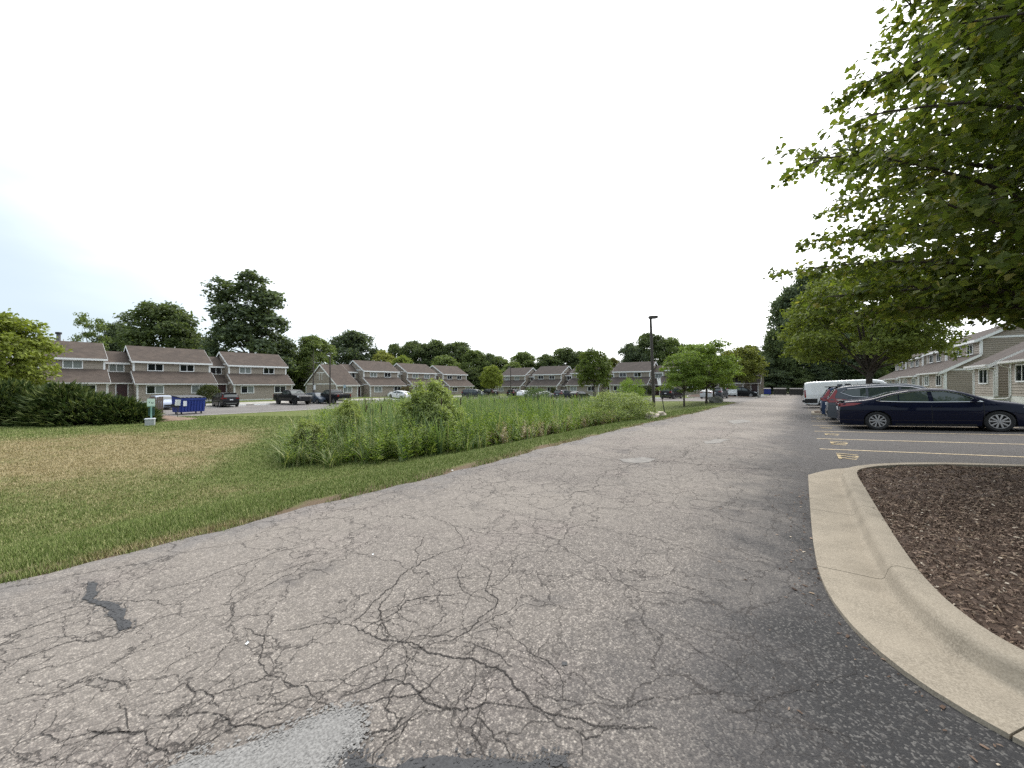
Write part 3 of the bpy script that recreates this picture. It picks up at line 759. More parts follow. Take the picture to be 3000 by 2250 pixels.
def curb_part(i0, i1, g=0.005):
    V, Fq = [], []
    idxs = list(range(i0, i1 + 1)); npf = 0
    for k, i in enumerate(idxs):
        sh = TF[i] * (g if k == 0 else (-g if k == len(idxs) - 1 else 0))
        o, f, nn = Oa[i] + sh, Fa[i] + sh, NF[i]
        ring = [(o, -0.06), (o + 0.004 * nn, 0.034)]
        gw = np.hypot(*(f - o))
        ring += [(o + (f - o) * 0.5, 0.033), (o + (f - o) * 0.9, 0.030)]
        ring += [(f + nn * a, b + 0.01) for a, b in SECT]
        npf = len(ring)
        for p, dz in ring:
            x_, y_ = xy(p[0], p[1]); xo, yo = xy(f[0], f[1])
            V.append((p[0], -p[1], hz(xo, yo) + dz))
    for k in range(len(idxs) - 1):
        for j in range(npf - 1):
            Fq.append((k * npf + j, k * npf + j + 1, (k + 1) * npf + j + 1, (k + 1) * npf + j))
    Fq.append(tuple(range(npf))); Fq.append(tuple(reversed(range((len(idxs) - 1) * npf, len(idxs) * npf))))
    me_ = bpy.data.meshes.new('curb_section'); me_.from_pydata(V, [], Fq)
    bm = bmesh.new(); bm.from_mesh(me_); bmesh.ops.recalc_face_normals(bm, faces=bm.faces); bm.to_mesh(me_); bm.free()
    me_.polygons.foreach_set('use_smooth', [True] * len(me_.polygons)); me_.set_sharp_from_angle(angle=math.radians(55))
    return link('curb_section', me_, M['concrete'], curb)
for a, b in zip(joints[:-1], joints[1:]):
    curb_part(a, b)
# mulch bed inside
inner = [tuple(p) for p in (Fa + NF * 0.225)]
INNER = inner + [(10.5, 9.0), (2.6, 9.0)]
def bed_mesh(poly, u0, u1, v0, v1, step, zf):
    U, V = np.meshgrid(np.arange(u0, u1, step), np.arange(v0, v1, step)); n_, k_ = U.shape
    sd = poly_sd(poly, U.ravel(), V.ravel()).reshape(U.shape)
    X, Y = xy(U, V); Z = hgt(X.ravel(), Y.ravel()).reshape(U.shape) + zf(sd, U, V)
    id_ = np.arange(n_ * k_).reshape(n_, k_)
    f = np.stack([id_[:-1, :-1], id_[1:, :-1], id_[1:, 1:], id_[:-1, 1:]], -1).reshape(-1, 4)
    keep = (sd.ravel()[f] > -0.08).all(1)
    return np_mesh('mulch_bed', np.stack([U.ravel(), -V.ravel(), Z.ravel()], -1), f[keep])
def mz(sd, U, V):
    return 0.125 + 0.17 * sstep(sd / 1.6) + 0.02 * np.sin(U * 5.1 + V * 2) * np.sin(V * 4.3) + 0.015 * np.sin(U * 13) * np.sin(V * 11 + U)
bed = link('mulch_bed', bed_mesh(INNER, 2.4, 11.0, 0.3, 9.0, 0.09, mz), M['mulch'], None, (0, 0, 0), ROT)
tag(bed, 'mound of brown shredded bark mulch filling the near island', None, None, 'structure')
def chip_field(name, poly, u0, u1, v0, v1, n, seed, zf, near=None, size=1.0, parent=None, marg=-0.03):
    rng = np.random.RandomState(seed)
    U = rng.uniform(u0, u1, n); V = rng.uniform(v0, v1, n)
    sd = poly_sd(poly, U, V); k = sd > marg
    U, V, sd = U[k], V[k], sd[k]
    X, Y = xy(U, V); Z = hgt(X, Y) + zf(sd, U, V) + rng.uniform(0.0, 0.016, len(U))
    n = len(U)
    L = (0.008 + 0.021 * rng.rand(n) ** 2.2) * size; W = L * rng.uniform(0.14, 0.38, n); T = rng.uniform(0.001, 0.004, n)
    az = rng.uniform(0, 6.28, n); ti = rng.normal(0, 0.38, n); ro = rng.normal(0, 0.5, n)
    a = np.stack([np.cos(az) * np.cos(ti), np.sin(az) * np.cos(ti), np.sin(ti)], -1)
    b = np.stack([-np.sin(az) * np.cos(ro), np.cos(az) * np.cos(ro), np.sin(ro)], -1)
    P = np.stack([U, -V, Z], -1)
    c = np.cross(a, b) * T[:, None]
    k1 = rng.uniform(0.3, 1.0, n)[:, None]; k2 = rng.uniform(0.3, 1.0, n)[:, None]
    A = a * L[:, None]; B = b * W[:, None]
    vs_ = np.stack([P - A - B * k1, P + A - B * k2, P + A + B * k1, P - A + B * k2, P - A * 0.6 + c * 3, P + A * 0.6 + c * 3], 1)
    f = np.array([[0, 1, 5], [0, 5, 4], [2, 3, 4], [2, 4, 5]])
    F = (f[None] + (np.arange(n) * 6)[:, None, None]).reshape(-1, 3)
    return link(name, np_mesh(name, vs_.reshape(-1, 3), F), M['mulch_chip'], parent)
c1 = chip_field('mulch_chips', INNER, 2.6, 7.2, 0.6, 4.2, 40000, 1, mz, parent=bed)
c2 = chip_field('mulch_chips', INNER, 5.6, 10.9, 0.5, 6.0, 34000, 2, mz, size=1.35, parent=bed)
for c in (c1, c2): tag(c, 'loose shredded bark chips', None, None, 'stuff')
# bits of bark, twigs and leaves swept along the gutter edge
def litter():
    rng = np.random.RandomState(8); n = 420
    k = rng.randint(8, len(O_) - 4, n); off = -np.abs(rng.normal(0, 0.10, n)) - 0.01
    off[:90] = -rng.uniform(0.0, 0.9, 90)
    T = np.gradient(O_, axis=0)[k]; T /= np.hypot(T[:, 0], T[:, 1])[:, None]; N = np.stack([-T[:, 1], T[:, 0]], -1)
    if (F_[k[0]] - O_[k[0]]) @ N[0] < 0: N = -N
    P = O_[k] + N * off[:, None]
    P = P + rng.normal(0, 0.05, P.shape)
    X, Y = xy(P[:, 0], P[:, 1]); Z = hgt(X, Y) + 0.026
    L = 0.006 + 0.02 * rng.rand(n) ** 2; W = L * rng.uniform(.15, .6, n); az = rng.uniform(0, 6.28, n)
    a = np.stack([np.cos(az), np.sin(az), 0 * az], -1) * L[:, None]; b = np.stack([-np.sin(az), np.cos(az), 0 * az], -1) * W[:, None]
    C = np.stack([P[:, 0], -P[:, 1], Z], -1); up = np.array([0, 0, 0.006])
    vs_ = np.stack([C - a - b, C + a - b * .4, C + a * .8 + b, C - a * .7 + b, C + up], 1)
    f = np.array([[0, 1, 4], [1, 2, 4], [2, 3, 4], [3, 0, 4]])
    F = (f[None] + (np.arange(n) * 5)[:, None, None]).reshape(-1, 3)
    tag(link('bark_litter', np_mesh('bark_litter', vs_.reshape(-1, 3), F), M['mulch_chip'], None, (0, 0, 0), ROT), 'scattered bark bits and dry leaves beside the gutter', None, None, 'stuff')
litter()
# simple raised curbs for the farther islands and lot edges
def curb_run(name, pts, label, w=0.16, h=0.13, mt='concrete', closed=False, down=0.1, kind='structure', parent=None):
    P = np.array(pts, float); n = len(P); m_ = MB(); T = np.gradient(P, axis=0) if not closed else (np.roll(P, -1, 0) - np.roll(P, 1, 0))
    T = T / np.hypot(T[:, 0], T[:, 1])[:, None]; N = np.stack([-T[:, 1], T[:, 0]], -1)
    prof = [(-w / 2, -down), (-w / 2, h * .8), (-w / 2 + .03, h), (w / 2 - .03, h), (w / 2, h * .8), (w / 2, -down)]
    for p, nn in zip(P, N):
        z = hz(*xy(p[0], p[1]))
        for a, b in prof: q = p + nn * a; m_.v.append((q[0], -q[1], z + b))
    k = len(prof); R_ = n if closed else n - 1
    for i in range(R_):
        i2 = (i + 1) % n
        for j in range(k - 1): m_.f.append((i * k + j, i * k + j + 1, i2 * k + j + 1, i2 * k + j)); m_.m.append(0)
    o = m_.build(name, M[mt], parent, None, 0, None if parent else (0, 0, 0), None if parent else ROT)
    if parent is None: tag(o, label, None, None, kind)
    return o
def rrect(u0, u1, v0, v1, r, n=6):
    out = []
    for cu, cv, a0 in ((u1 - r, v1 - r, 0), (u0 + r, v1 - r, 90), (u0 + r, v0 + r, 180), (u1 - r, v0 + r, 270)):
        for k in range(n):
            a = math.radians(a0 + 90 * k / (n - 1)); out.append((cu + r * math.cos(a), cv + r * math.sin(a)))
    return out
IS2 = rrect(28.4, 31.9, 0.55, 5.8, 0.9)
curb_run('tree_island_curb', IS2, 'low concrete curb round the tree island between parked cars', closed=True)
zfl = lambda sd, U, V: 0.09 + 0.10 * sstep(sd / 0.9)
b2 = tag(link('tree_island_bed', bed_mesh(IS2, 28.2, 32.2, 0.3, 6.1, 0.2, zfl), M['mulch'], None, (0, 0, 0), ROT), 'mulch bed under the second maple', None, None, 'structure')
tag(chip_field('mulch_chips', IS2, 28.4, 31.9, 0.5, 5.8, 2500, 5, zfl, size=2.2, parent=b2), 'bark chips', None, None, 'stuff')
BD = rrect(68.8, 73.0, -15.5, -5.6, 1.2)
curb_run('bench_bed_curb', BD, 'pale curb of the mulch bed with the white bench', closed=True, mt='concrete_pale')
tag(link('bench_bed', bed_mesh(BD, 68.5, 73.3, -15.8, -5.3, 0.35, zfl), M['mulch'], None, (0, 0, 0), ROT), 'mulch bed under the white bench at the end of the drive', None, None, 'structure')
curb_run('lot_curb', [(u_, -57.05) for u_ in np.arange(-16, 68, 2.0)], 'curb between the far lot and the lawn of the left townhouses', mt='concrete_pale')
curb_run('rear_curb', [(68.1, v_) for v_ in np.arange(-57, -15.5, 1.5)], 'curb between the rear lot and the rear townhouses', mt='concrete_pale')
curb_run('bay_curb', [(u_, 6.05) for u_ in np.arange(11.2, 100, 1.5)], 'curb at the head of the right parking bays', mt='concrete_pale')
sw = strip_mesh('sidewalk', np.linspace(11, 100, 60), [6.15, 7.6], 0.12)
tag(link('sidewalk', sw, M['concrete_pale'], None, (0, 0, 0), ROT), 'concrete sidewalk between the parking bays and right townhouses', None, None, 'structure')
sw = strip_mesh('sidewalk', np.linspace(-16, 66, 40), [-58.7, -57.2], 0.10)
tag(link('lot_sidewalk', sw, M['concrete_pale'], None, (0, 0, 0), ROT), 'concrete sidewalk in front of the left townhouses', None, None, 'structure')
gutter = strip_mesh('lot_gutter', np.arange(-16, 50.1, 1.5), [-41.3, -40.9], 0.026)
tag(link('lot_edge_gutter', gutter, M['concrete_pale'], None, (0, 0, 0), ROT), 'pale concrete edge of the far lot along the lawn', None, None, 'structure')

# ------------------------------------------------------------------ grass blades near the camera
def grass_field():
    rng = np.random.RandomState(3); parts = []; drys = []
    n_try = 176000
    Y = 2.5 * (32 / 2.5) ** rng.rand(n_try); X = Y * rng.uniform(-1.6, 0.75, n_try)      # even on the picture: density falls with distance
    u, v = uv(X, Y)
    edge = -5.42 + wob(u) * 0.9 + 0.07 * np.sin(u * 23) * np.sin(u * 7.3)
    clump = np.sin(u * 3.1 + 2 * np.sin(v * 2.3)) * np.sin(v * 4.7 + u)      # bare spots at the verge
    k = (v < edge) & (v > -41) & (poly_sd(BASIN, X, Y) < 0.6) & ~((v > -5.75) & (clump > 0.25))
    X, Y, u, v = X[k], Y[k], u[k], v[k]; n = len(X)
    Z = hgt(X, Y); d = dryness(X, Y); edge_k = np.clip(1 - (-5.4 - v) / 0.5, 0, 1)
    for b in range(4):
        l = (0.040 + 0.0020 * Y) * rng.uniform(0.5, 1.2, n) * (1 + 0.8 * edge_k * rng.rand(n)) * (1 - .25 * d); az = rng.uniform(0, 6.28, n); le = rng.uniform(0.1, 0.95, n)
        w = (0.0022 + 0.00062 * Y) * rng.uniform(.6, 1.3, n); sp = 0.012 + 0.0045 * Y
        bx, by = X + rng.normal(0, 1, n) * sp, Y + rng.normal(0, 1, n) * sp
        ca, sa = np.cos(az), np.sin(az)
        p0 = np.stack([bx - sa * w, by + ca * w, Z - 0.006], -1); p1 = np.stack([bx + sa * w, by - ca * w, Z - 0.006], -1)
        p2 = np.stack([bx + ca * l * le * 0.8, by + sa * l * le * 0.8, Z + l * np.sqrt(1 - 0.6 * le ** 2)], -1)
        parts.append((np.stack([p0, p1, p2], 1).reshape(-1, 3), np.arange(3 * n).reshape(-1, 3))); drys.append(np.repeat(d, 3))
    V, F = cat_mesh(parts)
    tag(link('grass_blades', np_mesh('grass_blades', V, F, {'dry': np.concatenate(drys)}), M['grass_blade']), 'short mown grass of the lawn beside the drive', None, None, 'stuff')
grass_field()

# ------------------------------------------------------------------ reeds and tall weeds in the basin
def blade_strip(h, w, lean, segs=3, az=0.0, ox=0, oy=0):
    V, F = [], []
    for k in range(segs + 1):
        t = k / segs; ww = w * (1 - t) ** 0.7 if k < segs else 0.0
        r = lean * h * t ** 2.0
        V.append((ox + math.cos(az) * r - math.sin(az) * ww, oy + math.sin(az) * r + math.cos(az) * ww, h * t * (1 - 0.25 * lean * t)))
        if k < segs: V.append((ox + math.cos(az) * r + math.sin(az) * ww, oy + math.sin(az) * r - math.cos(az) * ww, h * t * (1 - 0.25 * lean * t)))
    for k in range(segs - 1):
        a = 2 * k; F += [(a, a + 1, a + 3), (a, a + 3, a + 2)]
    a = 2 * (segs - 1); F.append((a, a + 1, a + 2))
    return V, F
def proto(parts):
    V, F = [], []
    for v, f in parts:
        o = len(V); V += v; F += [tuple(i + o for i in t) for t in f]
    return np.array(V), np.array(F)
def cattail_proto(rr):
    return proto([blade_strip(rr.uniform(1.3, 1.95), rr.uniform(0.022, 0.034), rr.uniform(0.05, 0.45), 3, rr.uniform(0, 6.28), rr.gauss(0, .07), rr.gauss(0, .07)) for _ in range(7)])
def grass_proto(rr):
    return proto([blade_strip(rr.uniform(0.9, 1.5), rr.uniform(0.013, 0.022), rr.uniform(0.25, 0.8), 4, rr.uniform(0, 6.28), rr.gauss(0, .06), rr.gauss(0, .06)) for _ in range(11)])
def forb_proto(rr, h=1.45, n=34):
    ps = [blade_strip(h, 0.008, 0.06, 2, rr.uniform(0, 6.28))]
    for k in range(n):
        t = 0.12 + 0.88 * k / n; az = k * 2.4 + rr.uniform(-.3, .3); L = 0.21 * (1.15 - 0.72 * t) * rr.uniform(.7, 1.25)
        z = h * t; dz = L * rr.uniform(0.2, 1.1); c, s = math.cos(az), math.sin(az); w = L * 0.22
        ps.append(([(0, 0, z), (c * L * .5 - s * w, s * L * .5 + c * w, z + dz * .7), (c * L, s * L, z + dz * .8), (c * L * .5 + s * w, s * L * .5 - c * w, z + dz * .7)], [(0, 1, 2), (0, 2, 3)]))
    return proto(ps)
def plume_proto(rr, h=1.5):
    ps = [blade_strip(h, 0.006, 0.12, 3, 0.0)]
    for k in range(26):
        t = 0.72 + 0.28 * rr.random(); az = rr.uniform(0, 6.28); L = 0.10 * (1.2 - t) * 3 * rr.uniform(.5, 1)
        c, s = math.cos(az), math.sin(az); z = h * t; x0 = 0.12 * h * t * t
        ps.append(([(x0, 0, z), (x0 + c * L - s * .012, s * L + c * .012, z + L * .5), (x0 + c * L + s * .012, s * L - c * .012, z + L * .45)], [(0, 1, 2)]))
    for k in range(8): ps.append(blade_strip(rr.uniform(.7, 1.2), 0.009, rr.uniform(.2, .6), 3, rr.uniform(0, 6.28)))
    return proto(ps)
def basin():
    rng = np.random.RandomState(11); rr = random.Random(4)
    n = 15500
    X = rng.uniform(-17, 10, n); Y = 11 + 39 * rng.rand(n) ** 1.35
    sd = poly_sd(BASIN, X, Y)
    ed = 0.35 * np.sin(X * 1.9) * np.sin(Y * 1.3) + 0.2 * np.sin(X * 5 + Y * 3)
    k = (sd + ed > 0.15) & (rng.rand(n) < np.where(sd < 2.5, 1.0, 0.62))
    X, Y, sd = X[k], Y[k], sd[k]; n = len(X); Z = hgt(X, Y) - 0.02
    nz = np.sin(X * .55 + 1.3) * np.sin(Y * .42 + .4) + 0.5 * np.sin(X * 1.3 + Y * .9) + rng.normal(0, .35, n)
    u, v = uv(X, Y)
    rk = rng.rand(n)
    kind = np.where(sd < 1.7, np.where(rk < .48, 1, np.where(rk < .74, 2, np.where(rk < .92, 0, 3))), np.where(nz > 0.45, 1, np.where(nz > -0.1, 2, 0)))
    kind = np.where((sd < 2.4) & (X < -4.5) & (rng.rand(n) < .65), np.where(rng.rand(n) < .5, 2, 3), kind)
    kind = np.where((sd > 1.2) & (rng.rand(n) < .06), 3, kind)
    kind = np.where((X > -1) & (Y < 26) & (sd < 1.6) & (rng.rand(n) < .35), 4, kind)
    hs = 0.62 + 0.38 * sstep(sd / 1.8)
    specs = {0: ('cattail_reeds', cattail_proto, 'cattail_blade', 'stand of grey green cattail reeds in the basin', 1.0, 5),
             1: ('goldenrod_stalks', forb_proto, 'forb_leaf', 'leafy green goldenrod stalks fringing the basin', 1.0, 5),
             2: ('tall_weed_grass', grass_proto, 'tall_grass', 'tall arching weed grass among the reeds', 1.0, 4),
             3: ('plume_grass', plume_proto, 'tall_grass', 'pale feathery grass plumes at the near end of the basin', 1.0, 3),
             4: ('dry_flower_stalks', lambda r: forb_proto(r, 0.85, 30), 'dry_flower', 'low dry pinkish seed stalks along the basin edge', 1.0, 3)}
    for kk, (nm, pf, mt, lab, s0, nv) in specs.items():
        parts = []
        sel = np.where(kind == kk)[0]
        for j in range(nv):
            PV, PF = pf(rr); s = sel[j::nv]
            if not len(s): continue
            m = len(s); sc = np.stack([rng.uniform(.7, 1.15, m), rng.uniform(.7, 1.15, m), rng.uniform(.58, 1.2, m) * hs[s] * (1.0 if kk != 4 else 1.15)], -1)
            parts.append(scatter(PV, PF, np.stack([X[s], Y[s], Z[s]], -1), rng.uniform(0, 6.28, m), sc, rng.normal(0, .12, m)))
        V, F = cat_mesh(parts)
        tag(link(nm, np_mesh(nm, V, F), M[mt]), lab, None, None, 'stuff')
    # cattail heads
    parts = []
    PV, PF = proto([blade_strip(1.9, .004, .05, 2, 0)])
    cyl = MB().tube([(0, 0, 1.55), (0, 0, 1.58), (0, 0, 1.78), (0, 0, 1.80)], [0.004, .017, .017, .004], 5)
    tv = np.array(cyl.v); tf = []
    for f in cyl.f:
        for i in range(1, len(f) - 1): tf.append((f[0], f[i], f[i + 1]))
    s = np.where((kind == 0) & (rng.rand(n) < .05))[0]; m = len(s)
    V, F = scatter(tv, np.array(tf), np.stack([X[s], Y[s], Z[s]], -1), rng.uniform(0, 6.28, m), rng.uniform(.95, 1.15, m), rng.normal(0, .1, m))
    tag(link('cattail_heads', np_mesh('cattail_heads', V, F), M['cattail_head']), 'brown cattail seed heads standing among the reeds', None, None, 'stuff')
basin()
# ------------------------------------------------------------------ townhouses (local frame: x along the front, y to the back)
E1, Y1, Z1, E2, YR, ZR, DD = 2.45, 2.05, 3.72, 5.10, 5.35, 6.95, 8.65
FND = 0.25
def clap(mb, traps, fn, step=0.17):
    """lap siding: one proud board per course. traps: (z0, a0, b0, z1, a1, b1); fn(s, z, out) -> point"""
    for z0, a0, b0, z1, a1, b1 in traps:
        n = max(1, int(round((z1 - z0) / step)))
        for k in range(n):
            za, zb = z0 + (z1 - z0) * k / n, z0 + (z1 - z0) * (k + 1) / n
            f = lambda z: ((z - z0) / (z1 - z0))
            sa0, sb0 = a0 + (a1 - a0) * f(za), b0 + (b1 - b0) * f(za)
            sa1, sb1 = a0 + (a1 - a0) * f(zb), b0 + (b1 - b0) * f(zb)
            mb.quad([fn(sa0, za, 0.038), fn(sb0, za, 0.038), fn(sb1, zb, 0.004), fn(sa1, zb, 0.004)])
            mb.quad([fn(sa0, za, 0.0), fn(sb0, za, 0.0), fn(sb0, za, 0.038), fn(sa0, za, 0.038)])
def wall_part(name, traps, fn, par):
    m_ = MB(); clap(m_, traps, fn); o = m_.build(name, M['siding'], par); o['kind'] = 'stuff'; return o
def slab(name, y0, z0, y1, z1, x0, x1, th, mt, par):
    m_ = MB(); dy, dz = y1 - y0, z1 - z0; L = math.hypot(dy, dz); ny, nz = dz / L * th, -dy / L * th
    m_.prism([(x0, y0, z0), (x0, y1, z1), (x0, y1 + ny * 0, z1 - th), (x0, y0 + ny * 0, z0 - th)], (x1 - x0, 0, 0))
    return m_.build(name, mt, par)
def board(name, pts, ext, par, mt=None):
    m_ = MB(); m_.prism(pts, ext); return m_.build(name, mt or M['white'], par)
def window(par, x, z0, z1, w, y, fy=-1, pane='glass', pane2=None, door=False):
    """sliding window on a wall facing -y: frame with sill, mullion and two recessed panes"""
    m_ = MB(); t = 0.085; d0, d1 = y - 0.085, y + 0.01
    m_.box(x - w / 2, x - w / 2 + t, d0, d1, z0, z1); m_.box(x + w / 2 - t, x + w / 2, d0, d1, z0, z1)
    m_.box(x - w / 2 + t, x + w / 2 - t, d0, d1, z1 - t, z1); m_.box(x - w / 2 + t, x + w / 2 - t, d0 - 0.02, d1, z0, z0 + t)
    m_.box(x - 0.03, x + 0.03, d0 + 0.015, d1, z0 + t, z1 - t)
    f = m_.build('window', M['white'], par)
    for sx, pm in ((-1, pane), (1, pane2 or pane)):
        a, b = (x - w / 2 + t, x - 0.03) if sx < 0 else (x + 0.03, x + w / 2 - t)
        MB().box(a, b, y - 0.05, y - 0.005, z0 + t, z1 - t).build('pane', M[pm], f)
    return f
def roof_set(par, x0, x1, y0, z0, yr, zr, y1, z1, mt, ov=0.38, front=True, back=True, rakes=(True, True)):
    """two slopes from eaves (y0,z0) and (y1,z1) up to the ridge, with rake boards and eave fascia"""
    s0 = (zr - z0) / (yr - y0); s1 = (zr - z1) / (y1 - yr) if back else 0
    th = 0.09
    ya, za = y0 - ov, z0 - ov * s0
    slab('roof', ya, za + th, yr, zr + th, x0 - 0.22, x1 + 0.22, th, mt, par)
    board('fascia', [(x0 - 0.22, ya - 0.035, za - 0.12), (x0 - 0.22, ya - 0.004, za - 0.12), (x0 - 0.22, ya - 0.004, za + th), (x0 - 0.22, ya - 0.035, za + th)], (x1 - x0 + 0.44, 0, 0), par)
    board('soffit', [(x0 - 0.2, ya, za - 0.10), (x0 - 0.2, y0, za - 0.10), (x0 - 0.2, y0, za - 0.07), (x0 - 0.2, ya, za - 0.07)], (x1 - x0 + 0.4, 0, 0), par)
    if back:
        yb, zb = y1 + ov, z1 - ov * s1
        slab('roof', yb, zb + th, yr, zr + th, x0 - 0.22, x1 + 0.22, th, mt, par)
    for k, x in enumerate((x0 - 0.24, x1 + 0.21)):
        if not rakes[k]: continue
        board('rake_board', [(x, ya, za + th - 0.01), (x, yr, zr + th - 0.01), (x, yr, zr - 0.17), (x, ya, za - 0.15)], (0.03, 0, 0), par)
        if back: board('rake_board', [(x, yr + .002, zr + th - 0.01), (x, yb, zb + th - 0.01), (x, yb, zb - 0.15), (x, yr + .002, zr - 0.17)], (0.03, 0, 0), par)
def lower_roof(par, x0, x1, ya_w, za, yb, zb, mt, ov=0.38):
    s = (zb - za) / (yb - ya_w); th = 0.09; ya, z_ = ya_w - ov, za - ov * s
    slab('lower_roof', ya, z_ + th, yb, zb + th, x0 - 0.22, x1 + 0.22, th, mt, par)
    m_ = MB(); m_.box(x0 - 0.24, x1 + 0.24, ya - 0.11, ya - 0.003, z_ - 0.06, z_ + 0.07); m_.build('gutter', M['gutter_w'], par, None, 0.012)
    board('soffit', [(x0 - 0.2, ya, z_ - 0.08), (x0 - 0.2, ya_w, z_ - 0.08), (x0 - 0.2, ya_w, z_ - 0.05), (x0 - 0.2, ya, z_ - 0.05)], (x1 - x0 + 0.4, 0, 0), par)
    for x in (x0 - 0.24, x1 + 0.21):
        board('rake_board', [(x, ya, z_ + th - 0.01), (x, yb, zb + th - 0.01), (x, yb, zb - 0.13), (x, ya_w + .05, za - 0.16), (x, ya, z_ - 0.14)], (0.03, 0, 0), par)
def downspout(par, x, side, y=0.0, top=2.22):
    m_ = MB(); m_.tube([(x + side * 0.1, y - 0.42, top), (x + side * 0.1, y - 0.40, top - 0.12), (x + side * 0.02, y - 0.07, top - 0.34), (x + side * 0.02, y - 0.06, 0.16), (x + side * 0.02, y - 0.22, 0.06), (x + side * 0.02, y - 0.75, 0.02)], 0.042, 8)
    m_.build('downspout', M['gutter_w'], par, 40)
def front(y): return lambda s, z, o: (s, y - o, z)
def back(y): return lambda s, z, o: (s, y + o, z)
def side(x, sg): return lambda s, z, o: (x + sg * o, s, z)
def corner(par, x, y, z0, z1, sx):
    MB().box(x - 0.07 if sx < 0 else x - 0.10, x + 0.10 if sx < 0 else x + 0.07, y - 0.05, y + 0.10, z0, z1).build('corner_board', M['white'], par)
def foundation(par, x0, x1, y0, y1):
    MB().box(x0 - 0.02, x1 + 0.02, y0 - 0.02, y1 + 0.02, -0.5, FND).build('foundation', M['offwhite'], par)
def link_unit(par, x0, x1, mt):
    """recessed entry bay joined to the next house"""
    yl, yu, e1, z1, e2, zr = 2.3, 3.9, 2.42, 3.45, 4.78, 6.1
    wall_part('link_wall', [(FND, x0, x1, e1, x0, x1)], front(yl), par)
    wall_part('link_wall', [(z1, x0, x1, e2, x0, x1)], front(yu), par)
    wall_part('link_wall', [(FND, x0, x1, e2, x0, x1)], back(8.4), par)
    lower_roof(par, x0 + 0.25, x1 - 0.25, yl, e1, yu, z1, mt, 0.3)
    roof_set(par, x0 + 0.25, x1 - 0.25, yu, e2, 6.2, zr, 8.4, e2, mt, 0.25, rakes=(False, False))
    window(par, (x0 + x1) / 2, 3.6, 4.6, 1.35, yu)
    MB().box(x0, x1, yl - 0.02, 8.4, -0.5, FND - 0.004).build('foundation', M['offwhite'], par)
    xd = (x0 + x1) / 2 + 0.25; m_ = MB()
    m_.box(xd - 0.56, xd - 0.46, yl - 0.07, yl + 0.01, FND, 2.3); m_.box(xd + 0.46, xd + 0.56, yl - 0.07, yl + 0.01, FND, 2.3); m_.box(xd - 0.46, xd + 0.46, yl - 0.07, yl + 0.01, 2.2, 2.3)
    d = m_.build('door', M['white'], par)
    MB().box(xd - 0.46, xd + 0.46, yl - 0.045, yl - 0.02, FND, 2.2).build('door_leaf', M['door_red'], d)
    MB().box(xd - 0.40, xd - 0.36, yl - 0.10, yl - 0.045, 1.15, 1.27).build('handle', M['chrome'], d)
    MB().box(x0 + 0.1, x1 - 0.1, yl - 1.1, yl - 0.03, -0.4, 0.14).build('door_step', M['concrete_pale'], par)
def house_M(mt, with_link, W=7.4):
    h = empty('townhouse')
    foundation(h, 0, W, 0, DD)
    wall_part('wall', [(FND, 0, W, E1, 0, W)], front(0), h)
    wall_part('upper_wall', [(Z1, 0, W, E2, 0, W)], front(Y1), h)
    wall_part('wall', [(FND, 0, W, E2, 0, W)], back(DD), h)
    prof = [(FND, 0, DD, E1, 0, DD), (E1, 0, DD, Z1, Y1, DD), (Z1, Y1, DD, E2, Y1, DD), (E2, Y1, DD, ZR, YR, YR)]
    wall_part('side_wall', prof, side(0, -1), h); wall_part('side_wall', prof, side(W, 1), h)
    lower_roof(h, 0, W, 0, E1 + 0.02, Y1, Z1 + 0.03, mt)
    roof_set(h, 0, W, Y1, E2 + 0.02, YR, ZR + 0.02, DD, E2 + 0.02, mt)
    for x, s in ((0, -1), (W, 1)):
        corner(h, x, 0, FND, E1, s); corner(h, x, Y1, Z1, E2, s)
        xx = x - 0.062 if s < 0 else x + 0.008
        MB().box(xx, xx + 0.054, -0.0, DD, E1 - 0.02, E1 + 0.14).build('band_board', M['white'], h)
        MB().box(xx, xx + 0.054, Y1, DD, E2 - 0.02, E2 + 0.14).build('band_board', M['white'], h)
    window(h, 1.55, 1.05, 2.1, 1.62, 0); window(h, 5.75, 1.05, 2.1, 1.62, 0)
    window(h, 1.95, 3.84, 4.78, 1.5, Y1); window(h, 5.0, 3.84, 4.78, 1.5, Y1)
    downspout(h, 0 if True else W, -1); downspout(h, W, 1)
    MB().tube([(W * .62, YR + .5, ZR - .3), (W * .62, YR + .5, ZR + 0.35)], 0.05, 8).build('roof_vent', M['offwhite'], h, 40)
    if with_link: link_unit(h, W + 0.03, W + 2.37, mt)
    return h
